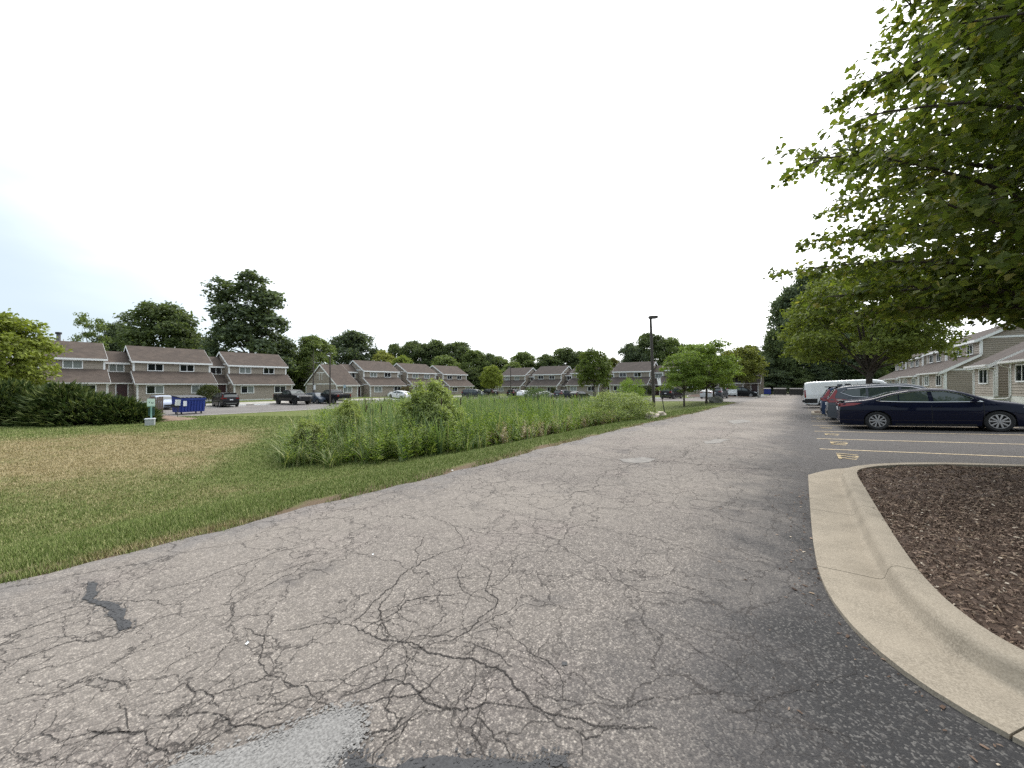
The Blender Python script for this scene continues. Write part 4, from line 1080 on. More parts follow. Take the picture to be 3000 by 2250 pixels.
def house_S(mt, with_link=True, W=3.7):
    h = empty('townhouse'); zr = 5.85
    foundation(h, 0, W, 0, 2 * YR)
    wall_part('wall', [(FND, 0, W, E1, 0, W)], front(0), h); wall_part('wall', [(FND, 0, W, E1, 0, W)], back(2 * YR), h)
    prof = [(FND, 0, 2 * YR, E1, 0, 2 * YR), (E1, 0, 2 * YR, zr, YR, YR)]
    wall_part('side_wall', prof, side(0, -1), h); wall_part('side_wall', prof, side(W, 1), h)
    roof_set(h, 0, W, 0, E1 + 0.02, YR, zr + 0.02, 2 * YR, E1 + 0.02, mt)
    MB().box(-0.24, W + 0.24, -0.50, -0.42, 2.2, 2.34).build('gutter', M['gutter_w'], h, None, 0.012)
    for x, s in ((0, -1), (W, 1)):
        corner(h, x, 0, FND, E1, s); corner(h, x, 2 * YR - 0.06, FND, E1, s)
        xx = x - 0.062 if s < 0 else x + 0.008
        MB().box(xx, xx + 0.054, 0, 2 * YR, E1 - 0.02, E1 + 0.14).build('band_board', M['white'], h)
        MB().box(xx, xx + 0.054, YR - 1.3, YR + 1.3, 4.42, 4.56).build('band_board', M['white'], h)
        for y in (YR - 0.5, YR + 0.42): MB().box(xx, xx + 0.054, y, y + 0.09, 3.2, 4.42).build('trim_board', M['white'], h)
    window(h, W / 2, 1.05, 2.1, 1.62, 0)
    downspout(h, 0, -1); downspout(h, W, 1)
    if with_link: link_unit(h, W + 0.03, W + 2.37, mt)
    return h
PH = {}
rr_h = random.Random(12)
def place_house(kind, mtn, u, v, row, z, label, group):
    key = (kind, mtn)
    if key not in PH:
        PH[key] = house_M(M[mtn], True) if kind == 'ML' else (house_M(M[mtn], False) if kind == 'M' else house_S(M[mtn]))
        o = PH[key]
    else: o = copy_tree(PH[key])
    x, y = xy(u, v); o.location = (x, y, z)
    o.rotation_euler = (0, 0, {'A': math.pi / 2 - RA, 'C': -RA, 'R': 1.5 * math.pi - RA}[row])
    for w in o.children:
        if w.name.startswith('window'):
            r = rr_h.random()
            for p in w.children:
                p.material_slots[0].link = 'OBJECT'
                p.material_slots[0].material = M['blind'] if r < 0.30 or (r < 0.6 and p.name.endswith('1')) else M['glass']
    tag(o, label, 'townhouse', group)
    return o
zA = lambda u: -0.45 - 0.0105 * u
GA, GC, GR = 'townhouses beyond the far left lot', 'townhouses across the back of the rear lot', 'townhouses behind the right parking bays'
va = -61.8
HB1 = place_house('ML', 'roof', -0.3, va, 'A', zA(0), 'two storey taupe townhouse rising behind the dark hedge, with a flue on its ridge', GA)
place_house('ML', 'roof', 9.5, va, 'A', zA(9.5), 'two storey taupe townhouse directly behind the blue dumpster', GA)
place_house('M', 'roof', 19.1, va, 'A', zA(19), 'two storey taupe townhouse behind the dark plum crossover and black pickup, tall tree behind', GA)
place_house('S', 'roof', 33.6, va, 'A', zA(33.6), 'narrow one and a half storey townhouse with a wide gable behind the bare tree', GA)
place_house('ML', 'roof', 39.8, va, 'A', zA(39.8), 'two storey townhouse next to the wide gabled one, behind the white hatchback', GA)
place_house('ML', 'roof', 49.5, va, 'A', zA(49.5), 'two storey townhouse, middle of the three stepped ones left of the rear lot', GA)
place_house('M', 'roof', 59.2, va, 'A', zA(59.2), 'last townhouse of the left row, beside the grey minivan', GA)
place_house('ML', 'roof', -10.2, va, 'A', zA(-5), 'townhouse hidden almost wholly behind the bright green maple on the left', GA)
zC = lambda v: -0.62 - 0.015 * (-24 - v)
place_house('ML', 'roof_grey', 75, -61.5, 'C', zC(-61), 'leftmost townhouse of the rear row, behind the small lot lamp', GC)
place_house('ML', 'roof_grey', 75, -51.4, 'C', zC(-51), 'second rear townhouse from the left, clipped round shrub at its corner', GC)
place_house('ML', 'roof_grey', 75, -41.3, 'C', zC(-41), 'rear townhouse mostly hidden by the round maple', GC)
place_house('ML', 'roof_grey', 75, -31.4, 'C', zC(-31), 'rear townhouse seen just left of the tall brown lamp post', GC)
place_house('ML', 'roof_grey', 75, -21.5, 'C', zC(-21), 'rear townhouse half covered by the light green locust trees', GC)
place_house('S', 'roof_grey', 75, -11.6, 'C', zC(-11.6), 'narrow rear townhouse behind the black car and white bench', GC)
zR = lambda u: 0.66 - 0.016 * (u - 38.7)
place_house('M', 'roof_grey', 36.3, 10.0, 'R', zR(33), 'right row townhouse cut off by the right edge of the picture', GR)
place_house('S', 'roof_grey', 42.4, 10.0, 'R', zR(40), 'narrow right row townhouse with one front window above the navy sedan', GR)
place_house('M', 'roof_grey', 57.1, 10.0, 'R', zR(52), 'tall right row townhouse with two upper windows and broad side gable wall', GR)
place_house('ML', 'roof_grey', 66.9, 10.0, 'R', zR(62), 'right row townhouse next beyond the tall one, upper floor behind maple leaves', GR)
place_house('ML', 'roof_grey', 76.7, 10.0, 'R', zR(72), 'second to last right row townhouse, its low front beside the white van cab', GR)
place_house('ML', 'roof_grey', 86.5, 10.0, 'R', zR(80), 'farthest right row townhouse, only its eaves showing past the maple trunk', GR)
# flue with cap on the ridge of the first house
m_ = MB(); m_.tube([(4.2, YR + .3, ZR - .3), (4.2, YR + .3, ZR + 0.85)], 0.17, 12); fl = m_.build('chimney_flue', M['grey_post'], HB1, 40)
m_ = MB(); m_.lathe([(0.0, ZR + 0.86), (0.26, ZR + 0.86), (0.26, ZR + 1.08), (0.0, ZR + 1.12)], 'z', 12, 0, (4.2, YR + .3, 0)); m_.build('flue_cap', M['black'], fl, 40)
# ------------------------------------------------------------------ vehicles
def wheel_meshes(r, w, style):
    t = MB(); ri = r * 0.70; h = w / 2
    t.lathe([(ri * .96, -h * .72), (ri, -h * .92), (r * .88, -h), (r * .97, -h * .8), (r, -h * .45), (r, h * .45), (r * .97, h * .8), (r * .88, h), (ri, h * .92), (ri * .96, h * .72), (ri * .9, -h * .2), (ri * .96, -h * .72)], 'y', 32)
    tyre = t.mesh('wheel', 35)
    m_ = MB(); y = -h * 0.80
    m_.lathe([(ri * .99, -h * .7), (ri * .97, y), (ri * .90, y), (ri * .88, y + .03), (ri * .88, 0.0)], 'y', 32)
    m_.lathe([(0.0, y - .01), (r * .10, y - .01), (r * .13, y + .02), (r * .13, y + .06)], 'y', 12)
    ns = 5
    for k in range(ns):
        for s in (-1, 1):
            a = 2 * math.pi * k / ns + 0.3 + s * (0.16 if style != 'fat' else 0.10)
            b = 2 * math.pi * k / ns + 0.3 + s * (0.30 if style != 'fat' else 0.16)
            ww = 0.020 * r / .33
            p0 = Vector((math.cos(a) * r * .10, 0, math.sin(a) * r * .10)); p1 = Vector((math.cos(b) * ri * .92, 0, math.sin(b) * ri * .92))
            d = (p1 - p0).normalized(); n = Vector((-d.z, 0, d.x)) * ww
            q = [p0 - n * .8, p1 - n * 1.2, p1 + n * 1.2, p0 + n * .8]
            m_.prism([(c.x, y + .002, c.z) for c in q], (0, 0.03, 0))
    rim = m_.mesh('rim', 40)
    d_ = MB(); d_.lathe([(0.0, -h * .15), (ri * .9, -h * .15)], 'y', 24); disc = d_.mesh('brake_disc')
    return tyre, rim, disc
WH = {}
def vehicle(S):
    name, L, Wd = S['name'], S['L'], S['W']
    top = S['top']; hw = Wd / 2; r = S['r']; ax = S['ax']; sill = S.get('sill', 0.2); ra = r * S.get('arch', 1.13)
    belt = S['belt']; tum = S.get('tumble', 0.36); kend = S.get('kend', 0.15); pend = S.get('pend', 5.0); rc0 = S.get('rc', 0.10)
    tx = np.array([p[0] for p in top]); tz = np.array([p[1] for p in top])
    bx = np.array([p[0] for p in belt]); bz = np.array([p[1] for p in belt])
    xd = np.linspace(tx[0], tx[-1], 600); zd = np.interp(xd, tx, tz); ker = np.hanning(S.get('smooth', 21)); ker /= ker.sum(); pad = len(ker) // 2
    zs_ = np.convolve(np.pad(zd, pad, mode='edge'), ker, 'valid')
    ZT = lambda x: float(np.interp(x, xd, zs_)); ZB = lambda x: float(np.interp(x, bx, bz))
    def plan(x): return 1 - kend * abs(2 * x / L) ** pend
    def wid(x, z):
        b = ZB(x); w = hw * plan(x); zm = sill + (b - sill) * 0.62
        if z < zm: w *= 1 - 0.055 * ((zm - z) / (zm - sill + 1e-6)) ** 2
        elif z <= b: w *= 1 - 0.025 * ((z - zm) / (b - zm)) ** 2
        else: w = w * 0.975 - 0.012 - tum * (z - b) * (0.55 + 0.45 * min(1, (z - b) / 0.25))
        return max(w, 0.05)
    def rad(x): return min(rc0, 0.28 * (ZT(x) - zlow(x)))
    def zlow(x):
        z = sill + S.get('rear_up', 0.06) * max(0, (-x - L * .40) / (L * .1)) + 0.03 * max(0, (x - L * .42) / (L * .08))
        for a in ax:
            if abs(x - a) < ra: z = max(z, r + math.sqrt(max(0, ra * ra - (x - a) ** 2)) * 0.98)
        return min(z, ZT(x) - 0.12)
    xs = set(np.round(np.linspace(-L / 2, L / 2, 57), 4)) | set(np.round(tx, 4))
    for a in ax:
        xs |= set(np.round(np.linspace(a - ra, a + ra, 17), 4)) | {round(a - ra - .004, 4), round(a + ra + .004, 4)}
    xs |= {round(-L / 2 + .03, 4), round(-L / 2 + .09, 4), round(L / 2 - .03, 4), round(L / 2 - .09, 4)}
    xs = sorted(x for x in xs if -L / 2 <= x <= L / 2)
    zt_y = lambda x, y: ZT(x) - S.get('crown', 0.035) * min(1, abs(y) / max(wid(x, ZT(x)) - rad(x), .1)) ** 2
    ring_n = 9; V, Fq = [], []
    for x in xs:
        zl, zt, rc = zlow(x), ZT(x), rad(x); cr = S.get('crown', 0.035)
        half = []
        z_side = zt - cr - rc
        for k in range(ring_n): z = zl + (z_side - zl) * k / (ring_n - 1); half.append((wid(x, z), z))
        wt_ = wid(x, z_side)
        for k in range(1, 5):
            a = math.pi / 2 * k / 4; half.append((wt_ - rc * (1 - math.cos(a)) - tum * rc * .3 * math.sin(a), z_side + rc * math.sin(a)))
        we = half[-1][0]
        for k in range(1, 5): y = we * (1 - k / 4); half.append((y, zt - cr * (y / max(we, .05)) ** 2))
        ring = [(y, z) for y, z in half] + [(-y, z) for y, z in reversed(half[:-1])]
        V += [(x, y, z) for y, z in ring]
    K = len(ring)
    for i in range(len(xs) - 1):
        for k in range(K - 1): Fq.append((i * K + k, (i + 1) * K + k, (i + 1) * K + k + 1, i * K + k + 1))
    Fq.append(tuple(range(K))); Fq.append(tuple(reversed(range((len(xs) - 1) * K, len(xs) * K))))
    me_ = bpy.data.meshes.new('body'); me_.from_pydata(V, [], Fq)
    bm = bmesh.new(); bm.from_mesh(me_); bmesh.ops.recalc_face_normals(bm, faces=bm.faces); bm.to_mesh(me_); bm.free()
    me_.polygons.foreach_set('use_smooth', [True] * len(me_.polygons)); me_.set_sharp_from_angle(angle=math.radians(38))
    root = empty(name)
    link('body', me_, M[S['paint']], root)
    low = MB(); iw = hw - S.get('tw', .22) - 0.05
    low.box(-L / 2 + .12, L / 2 - .14, -iw, iw, sill - .03, sill + .42)
    low.build('underbody', M['black'], root)
    def sidepanel(nm, poly, mt, off=0.008, sides=(-1, 1), par=root, thick=0.0):
        out = []
        for sg in sides:
            # densify so that the panel follows the curved flank
            pts = []
            for (x0, z0), (x1, z1) in zip(poly, poly[1:] + poly[:1]):
                n = max(1, int(math.hypot(x1 - x0, z1 - z0) / .14))
                for k in range(n): pts.append((x0 + (x1 - x0) * k / n, z0 + (z1 - z0) * k / n))
            m_ = MB(); P = [(x, sg * (wid(x, z) + off), z) for x, z in pts]
            m_.quad(P if sg > 0 else P[::-1])
            me2 = bpy.data.meshes.new(nm); me2.from_pydata(m_.v, [], m_.f)
            bm = bmesh.new(); bm.from_mesh(me2); bmesh.ops.triangulate(bm, faces=bm.faces)
            for f in bm.faces:
                if f.normal.y * sg < 0: f.normal_flip()
            bm.to_mesh(me2); bm.free()
            out.append(link(nm, me2, M[mt], par))
        return out
    def toppanel(nm, x0, x1, fr, mt, off=0.008, nx=7, ny=7, inset=0.0):
        V2, F2_ = [], []
        for i in range(nx + 1):
            x = x0 + (x1 - x0) * i / nx
            we = (wid(x, ZT(x) - .03) - rad(x) * .55) * fr
            for j in range(ny + 1):
                y = we * (2 * j / ny - 1); V2.append((x, y, zt_y(x, y) + off))
        for i in range(nx):
            for j in range(ny): F2_.append((i * (ny + 1) + j, (i + 1) * (ny + 1) + j, (i + 1) * (ny + 1) + j + 1, i * (ny + 1) + j + 1))
        me2 = bpy.data.meshes.new(nm); me2.from_pydata(V2, [], F2_)
        bm = bmesh.new(); bm.from_mesh(me2)
        for f in bm.faces:
            if f.normal.z < 0: f.normal_flip()
        bm.to_mesh(me2); bm.free(); me2.polygons.foreach_set('use_smooth', [True] * len(me2.polygons))
        return link(nm, me2, M[mt], root)
    gl = S.get('glass', 'carglass')
    for nm, poly in S['win']:
        if S.get('trim'):
            cx = sum(p[0] for p in poly) / len(poly); cz = sum(p[1] for p in poly) / len(poly)
        sidepanel('side_window', poly, gl, 0.010)
    if S.get('trimline'): 
        for sg in (-1, 1):
            m_ = MB(); m_.tube([(x, sg * (wid(x, z) + .009), z) for x, z in S['trimline']], 0.011, 6); m_.build('window_trim', M[S.get('trim', 'chrome')], root, 40)
    toppanel('windshield', S['ws'][0], S['ws'][1], 0.97, gl)
    if 'rw' in S: toppanel('rear_window', S['rw'][0], S['rw'][1], 0.94, gl)
    for x, z0, z1 in S.get('seams', []):
        sidepanel('door_seam', [(x - .006, z0), (x + .006, z0), (x + .006, z1), (x - .006, z1)], 'black', 0.004)
    for x, z in S.get('handles', []):
        for sg in (-1, 1):
            y = sg * (wid(x, z) + .012); m_ = MB(); m_.box(x - .09, x + .09, y - .012, y + .018, z - .014, z + .016); m_.build('door_handle', M[S.get('handle_mat', S['paint'])], root, None, .008)
    for nm, poly, mt in S.get('panels', []): sidepanel(nm, poly, mt, 0.009)
    for nm, (x0, x1, y0, y1, z0, z1), mt, both in S.get('boxes', []):
        for sg in ((1, -1) if both else (1,)):
            m_ = MB(); a, b = sorted((sg * y0, sg * y1)); m_.box(x0, x1, a, b, z0, z1); m_.build(nm, M[mt], root, None, .012)
    if 'mirror' in S:
        x, z = S['mirror']
        for sg in (-1, 1):
            y = sg * (wid(x, z)); m_ = MB(); a, b = sorted((y + sg * .03, y + sg * .24)); m_.box(x - .09, x + .07, a, b, z - .02, z + .12)
            m_.build('mirror', M[S.get('mirror_mat', S['paint'])], root, 40, .04)
            a, b = sorted((y - sg * .02, y + sg * .05)); MB().box(x - .03, x + .03, a, b, z - .03, z + .02).build('mirror_arm', M['black'], root)
    key = (r, S.get('tw', .22), S.get('wstyle', 'thin'))
    if key not in WH: WH[key] = wheel_meshes(*key)
    ty, rm, ds = WH[key]
    for a in ax:
        for sg in (-1, 1):
            y = sg * (hw - S.get('tw', .22) / 2 - 0.025)
            w = link('wheel', ty, M['rubber'], root, (a, y, r), 0 if sg < 0 else math.pi)
            rim_o = link('rim', rm, None, w); d_o = link('brake_disc', ds, M['black'], w)
            if not rm.materials: rm.materials.append(M['alloy'])
            rim_o.material_slots[0].link = 'OBJECT'; rim_o.material_slots[0].material = M[S.get('rim', 'alloy')]
    root['_paint'] = S['paint']
    return root
def put(root, u, v, heading, label, cat, group, ax=(-1.35, 1.35)):
    """heading: angle of the nose in road coordinates, 0 = towards +v (into the right bays), 90 = along +u"""
    a = math.radians(heading)
    du, dv = math.sin(a), math.cos(a)
    x, y = xy(u, v); dx, dy = xy(du, dv)
    zf, zr_ = hz(x + dx * ax[1], y + dy * ax[1]), hz(x + dx * ax[0], y + dy * ax[0])
    z = (zf * -ax[0] + zr_ * ax[1]) / (ax[1] - ax[0])
    pitch = math.atan2(zf - zr_, ax[1] - ax[0])
    root.location = (x, y, z + 0.022); root.rotation_euler = (0, -pitch, math.atan2(dy, dx))
    return tag(root, label, cat, group)
def mkS(base, **kw): d = dict(base); d.update(kw); return d
SEDAN = dict(name='sedan', L=4.87, W=1.84, r=0.335, ax=(-1.40, 1.43), sill=0.19, kend=.17, pend=4.5, tumble=.40, rc=.085, crown=.03,
    top=[(-2.435, .56), (-2.42, .80), (-2.39, 1.02), (-2.25, 1.075), (-1.75, 1.12), (-1.5, 1.165), (-1.0, 1.34), (-.55, 1.425), (0, 1.455), (.35, 1.43), (.75, 1.32), (1.25, 1.08), (1.4, 1.02), (1.9, .93), (2.2, .82), (2.36, .68), (2.42, .52), (2.435, .42)],
    belt=[(-2.43, .95), (-1.5, .99), (0, .955), (1.2, .93), (1.5, .90), (2.43, .70)],
    win=[('f', [(1.02, .985), (0.03, 1.0), (-.0, 1.325), (.30, 1.315), (.58, 1.235)]), ('r', [(-.09, 1.0), (-.80, 1.025), (-.80, 1.275), (-.45, 1.325), (-.10, 1.332)]), ('q', [(-.83, 1.026), (-1.17, 1.045), (-1.30, 1.07), (-1.05, 1.19), (-.83, 1.265)])],
    trimline=[(1.12, .975), (0, .985), (-.8, 1.01), (-1.30, 1.045), (-1.40, 1.07), (-1.08, 1.20), (-.80, 1.288), (-.4, 1.345), (0, 1.348), (.32, 1.335), (.62, 1.25), (1.12, .98)],
    ws=(.62, 1.24), rw=(-1.45, -.82), seams=[(1.12, .30, .93), (-.04, .27, .98), (-1.02, .72, .98)], handles=[(.12, .83), (-.88, .87)], mirror=(.92, .97),
    panels=[('tail_lamp', [(-2.40, .86), (-2.40, .98), (-2.05, 1.0), (-1.78, .985), (-2.0, .91)], 'red_lamp'), ('head_lamp', [(2.39, .66), (2.36, .74), (2.05, .80), (1.92, .79), (2.1, .70)], 'clear_lamp'), ('side_marker', [(2.16, .70), (2.14, .735), (2.02, .745), (2.06, .715)], 'amber'), ('sill_trim', [(-.95, .195), (.95, .195), (.95, .25), (-.95, .25)], 'black')],
    boxes=[('tail_lamp', (-2.45, -2.40, .38, .80, .88, .97), 'red_lamp', True), ('trunk_trim', (-2.46, -2.41, -.6, .6, .955, .98), 'chrome', False), ('plate', (-2.455, -2.42, -.16, .16, .70, .84), 'plate', False), ('exhaust', (-2.45, -2.28, .55, .66, .27, .35), 'chrome', True), ('grille', (2.40, 2.45, -.45, .45, .40, .62), 'black', False), ('trunk_lip', (-2.44, -2.26, -.70, .70, 1.055, 1.085), 'black', False)])
SUV = dict(name='crossover', L=4.60, W=1.85, r=0.355, ax=(-1.32, 1.34), sill=0.24, kend=.15, pend=5, tumble=.30, rc=.10, crown=.03, smooth=17,
    top=[(-2.3, .58), (-2.285, .95), (-2.24, 1.12), (-2.06, 1.45), (-1.93, 1.60), (-1.6, 1.665), (-.6, 1.69), (.2, 1.665), (.62, 1.56), (1.28, 1.16), (1.45, 1.09), (2.0, .99), (2.2, .86), (2.28, .62), (2.3, .5)],
    belt=[(-2.3, 1.08), (-1.2, 1.10), (1.2, 1.03), (2.3, .80)],
    win=[('f', [(1.02, 1.10), (.06, 1.12), (.03, 1.52), (.30, 1.50), (.55, 1.42)]), ('r', [(-.04, 1.12), (-.95, 1.16), (-.95, 1.535), (-.05, 1.545)]), ('q', [(-1.03, 1.165), (-1.40, 1.20), (-1.76, 1.36), (-1.55, 1.49), (-1.03, 1.535)])],
    trimline=[(1.1, 1.085), (.05, 1.105), (-.95, 1.14), (-1.45, 1.185), (-1.83, 1.36), (-1.6, 1.505), (-1.0, 1.55), (-.05, 1.56), (.3, 1.52), (.6, 1.43), (1.1, 1.09)],
    ws=(.68, 1.26), rw=(-2.20, -2.02), seams=[(1.12, .35, 1.05), (0, .33, 1.10), (-.98, .75, 1.12)], handles=[(.15, .97), (-.82, 1.0)], mirror=(.95, 1.10),
    panels=[('tail_lamp', [(-2.26, .94), (-2.24, 1.10), (-2.04, 1.42), (-1.96, 1.52), (-1.93, 1.42), (-2.02, 1.2), (-2.02, 1.12), (-1.62, 1.06), (-1.95, .96)], 'red_lamp'), ('head_lamp', [(2.22, .74), (2.2, .86), (1.85, .93), (1.8, .88)], 'clear_lamp'), ('cladding', [(-.96, .245), (.98, .245), (.98, .36), (-.96, .36)], 'black')],
    boxes=[('rear_spoiler', (-2.10, -1.80, -.62, .62, 1.60, 1.635), 'black', False), ('plate', (-2.325, -2.28, -.16, .16, .80, .92), 'plate', False), ('bumper_trim', (-2.33, -2.2, -.72, .72, .44, .60), 'black', False), ('skid_plate', (-2.335, -2.2, -.5, .5, .40, .45), 'alloy', False), ('grille', (2.26, 2.32, -.5, .5, .55, .80), 'black', False), ('tail_lamp', (-2.30, -2.24, .45, .78, .98, 1.08), 'red_lamp', True), ('roof_antenna', (-1.62, -1.42, -.03, .03, 1.66, 1.73), 'black', False)])
VAN = dict(name='cargo_van', L=5.98, W=2.06, r=0.36, ax=(-1.70, 2.05), sill=0.30, kend=.10, pend=9, tumble=.13, rc=.13, crown=.03, smooth=15,
    top=[(-2.99, .62), (-2.985, 1.2), (-2.96, 1.75), (-2.90, 1.98), (-2.75, 2.06), (-2.3, 2.09), (0, 2.11), (1.2, 2.09), (1.6, 2.00), (2.3, 1.36), (2.45, 1.26), (2.8, 1.12), (2.95, .92), (2.985, .6), (2.99, .5)],
    belt=[(-2.99, 1.30), (2.2, 1.28), (2.99, 1.0)],
    win=[('f', [(1.98, 1.30), (1.02, 1.30), (1.02, 1.82), (1.45, 1.80)])], ws=(1.66, 2.28), seams=[(.95, .4, 1.9), (-.45, .4, 1.9), (.25, .4, 1.9), (-2.9, .7, 1.9)], handles=[(1.1, 1.15), (-.3, 1.15)], handle_mat='black', mirror=(1.85, 1.30), mirror_mat='black',
    panels=[('tail_lamp', [(-2.95, .83), (-2.95, 1.43), (-2.84, 1.43), (-2.84, .83)], 'red_lamp'), ('cladding', [(-2.94, .40), (-2.15, .40), (-2.15, .74), (-2.94, .74)], 'black'), ('cladding', [(-1.25, .31), (1.6, .31), (1.6, .44), (-1.25, .44)], 'black'), ('body_crease', [(-2.8, .985), (1.5, .985), (1.5, 1.0), (-2.8, 1.0)], 'offwhite'), ('head_lamp', [(2.9, .85), (2.88, 1.05), (2.6, 1.1), (2.7, .9)], 'clear_lamp')],
    boxes=[('rear_bumper', (-3.10, -2.93, -.95, .95, .46, .66), 'black', False), ('plate', (-3.0, -2.97, -.35, -.03, .78, .92), 'plate', False), ('rear_door_seam', (-2.995, -2.96, -.006, .006, .7, 1.95), 'black', False), ('rear_pane', (-2.99, -2.93, .12, .78, 1.32, 1.80), 'carglass', True), ('grille', (2.93, 3.02, -.6, .6, .6, .9), 'black', False)], rim='alloy')
PICK = dict(name='pickup_truck', L=5.75, W=2.03, r=0.415, ax=(-1.78, 1.82), sill=0.47, arch=1.17, kend=.08, pend=8, tumble=.30, rc=.07, crown=.02, smooth=9, tw=.27, wstyle='fat',
    top=[(-2.875, .75), (-2.86, 1.30), (-2.82, 1.37), (-1.05, 1.38), (-1.0, 1.42), (-.9, 1.75), (-.78, 1.88), (-.2, 1.94), (.35, 1.92), (.65, 1.83), (1.22, 1.42), (1.38, 1.34), (2.4, 1.25), (2.72, 1.15), (2.84, .9), (2.875, .6)],
    belt=[(-2.87, 1.30), (1.2, 1.27), (2.87, 1.15)],
    win=[('f', [(1.0, 1.33), (.18, 1.34), (.16, 1.76), (.42, 1.75), (.62, 1.68)]), ('r', [(.08, 1.34), (-.72, 1.36), (-.72, 1.74), (.08, 1.77)])],
    ws=(.70, 1.2), rw=(-.985, -.90), seams=[(1.15, .6, 1.3), (.12, .55, 1.32), (-.8, .6, 1.34), (-1.02, .6, 1.36)], handles=[(.25, 1.15), (-.65, 1.17)], handle_mat='black', mirror=(.95, 1.33), mirror_mat='black',
    panels=[('tail_lamp', [(-2.85, 1.0), (-2.85, 1.32), (-2.72, 1.32), (-2.72, 1.0)], 'red_lamp'), ('head_lamp', [(2.82, .98), (2.8, 1.14), (2.5, 1.17), (2.55, 1.02)], 'clear_lamp')],
    boxes=[('tail_lamp', (-2.90, -2.84, .80, .93, 1.0, 1.32), 'red_lamp', True), ('rear_bumper', (-3.0, -2.82, -.92, .92, .56, .76), 'chrome', False), ('plate', (-3.01, -2.98, -.16, .16, .62, .73), 'plate', False), ('tailgate_handle', (-2.90, -2.86, -.15, .15, 1.12, 1.18), 'black', False), ('grille', (2.82, 2.92, -.55, .55, .78, 1.10), 'alloy_dark', False), ('front_bumper', (2.80, 2.96, -.9, .9, .52, .74), 'alloy_dark', False)], rim='alloy_dark')
HATCH = mkS(SEDAN, name='hatchback', L=4.36, W=1.80, ax=(-1.30, 1.32), r=.32,
    top=[(-2.18, .55), (-2.165, .85), (-2.12, 1.0), (-1.95, 1.16), (-1.55, 1.40), (-1.2, 1.46), (-.3, 1.49), (.15, 1.46), (.55, 1.34), (1.15, 1.03), (1.3, .97), (1.8, .88), (2.05, .76), (2.15, .6), (2.18, .45)],
    belt=[(-2.18, 1.0), (0, .97), (1.2, .92), (2.18, .72)],
    win=[('f', [(.92, .98), (0, 1.0), (-.02, 1.36), (.15, 1.35), (.42, 1.27)]), ('r', [(-.08, 1.0), (-.85, 1.03), (-.85, 1.34), (-.08, 1.37)]), ('q', [(-.92, 1.035), (-1.35, 1.07), (-1.5, 1.2), (-.92, 1.335)])], trimline=None,
    ws=(.48, 1.12), rw=(-2.0, -1.6), seams=[(1.0, .3, .93), (-.04, .27, .98), (-.95, .7, 1.0)], handles=[(.1, .85), (-.8, .88)], mirror=(.82, .97),
    panels=[('tail_lamp', [(-2.13, .80), (-2.10, .98), (-1.95, 1.12), (-1.85, 1.05), (-1.95, .85)], 'red_lamp'), ('head_lamp', [(2.12, .62), (2.08, .76), (1.7, .84), (1.65, .78)], 'clear_lamp')],
    boxes=[('plate', (-2.20, -2.16, -.16, .16, .70, .82), 'plate', False), ('grille', (2.14, 2.20, -.45, .45, .36, .55), 'black', False), ('bumper_grille', (2.13, 2.19, -.5, .5, .22, .34), 'black', False)])
MINIV = mkS(SUV, name='minivan', L=5.1, W=1.98, ax=(-1.55, 1.52), r=.345, sill=.2,
    top=[(-2.55, .55), (-2.54, .95), (-2.48, 1.2), (-2.36, 1.55), (-2.2, 1.69), (-1.6, 1.74), (-.3, 1.76), (.4, 1.72), (.85, 1.58), (1.6, 1.14), (1.75, 1.07), (2.25, .95), (2.45, .8), (2.53, .55), (2.55, .45)],
    belt=[(-2.55, 1.08), (1.2, 1.03), (2.55, .80)],
    win=[('f', [(1.3, 1.10), (.35, 1.11), (.33, 1.56), (.55, 1.54), (.82, 1.45)]), ('r', [(.25, 1.11), (-.85, 1.13), (-.85, 1.58), (.25, 1.58)]), ('q', [(-.93, 1.13), (-2.05, 1.17), (-2.12, 1.45), (-.93, 1.57)])], trimline=None,
    ws=(.9, 1.58), rw=(-2.47, -2.32), seams=[(1.4, .3, 1.05), (.3, .3, 1.1), (-.9, .4, 1.12)], handles=[(.4, .97), (-.75, .98)], mirror=(1.2, 1.10),
    panels=[('tail_lamp', [(-2.5, .95), (-2.46, 1.25), (-2.3, 1.25), (-2.3, .98)], 'red_lamp'), ('head_lamp', [(2.48, .70), (2.45, .82), (2.05, .92), (2.0, .85)], 'clear_lamp')],
    boxes=[('tail_lamp', (-2.57, -2.5, .62, .86, .98, 1.2), 'red_lamp', True), ('plate', (-2.575, -2.53, -.16, .16, .82, .94), 'plate', False), ('bumper_strip', (-2.58, -2.5, -.8, .8, .46, .5), 'chrome', False), ('grille', (2.5, 2.57, -.5, .5, .5, .72), 'black', False)])
# ---- near cars in the right bays
GRB = 'cars in the right hand bays'
navy = vehicle(mkS(SEDAN, paint='p_navy'))
put(navy, 19.92, 3.60, 0, 'navy blue sedan nearest the camera in the right bays, silver multi-spoke wheels', 'car', GRB, (-1.4, 1.43))
crv = vehicle(mkS(SUV, paint='p_gunmetal'))
put(crv, 22.45, 3.22, 0, 'grey crossover behind the navy sedan with tall L shaped red tail lamp', 'car', GRB)
blue = vehicle(mkS(SUV, paint='p_blue', trimline=None))
put(blue, 25.0, 3.10, 0, 'blue crossover mostly hidden behind the grey one, only its tail showing', 'car', GRB)
van = vehicle(mkS(VAN, paint='p_white'))
put(van, 39.3, 3.15, 0, 'long white windowless cargo van with black lower corners', 'van', GRB, (-1.7, 2.05))
wsuv = vehicle(mkS(SUV, paint='p_white', trimline=None))
put(wsuv, 44.5, 2.6, 0, 'white crossover tail peeking out left of the cargo van', 'car', GRB)
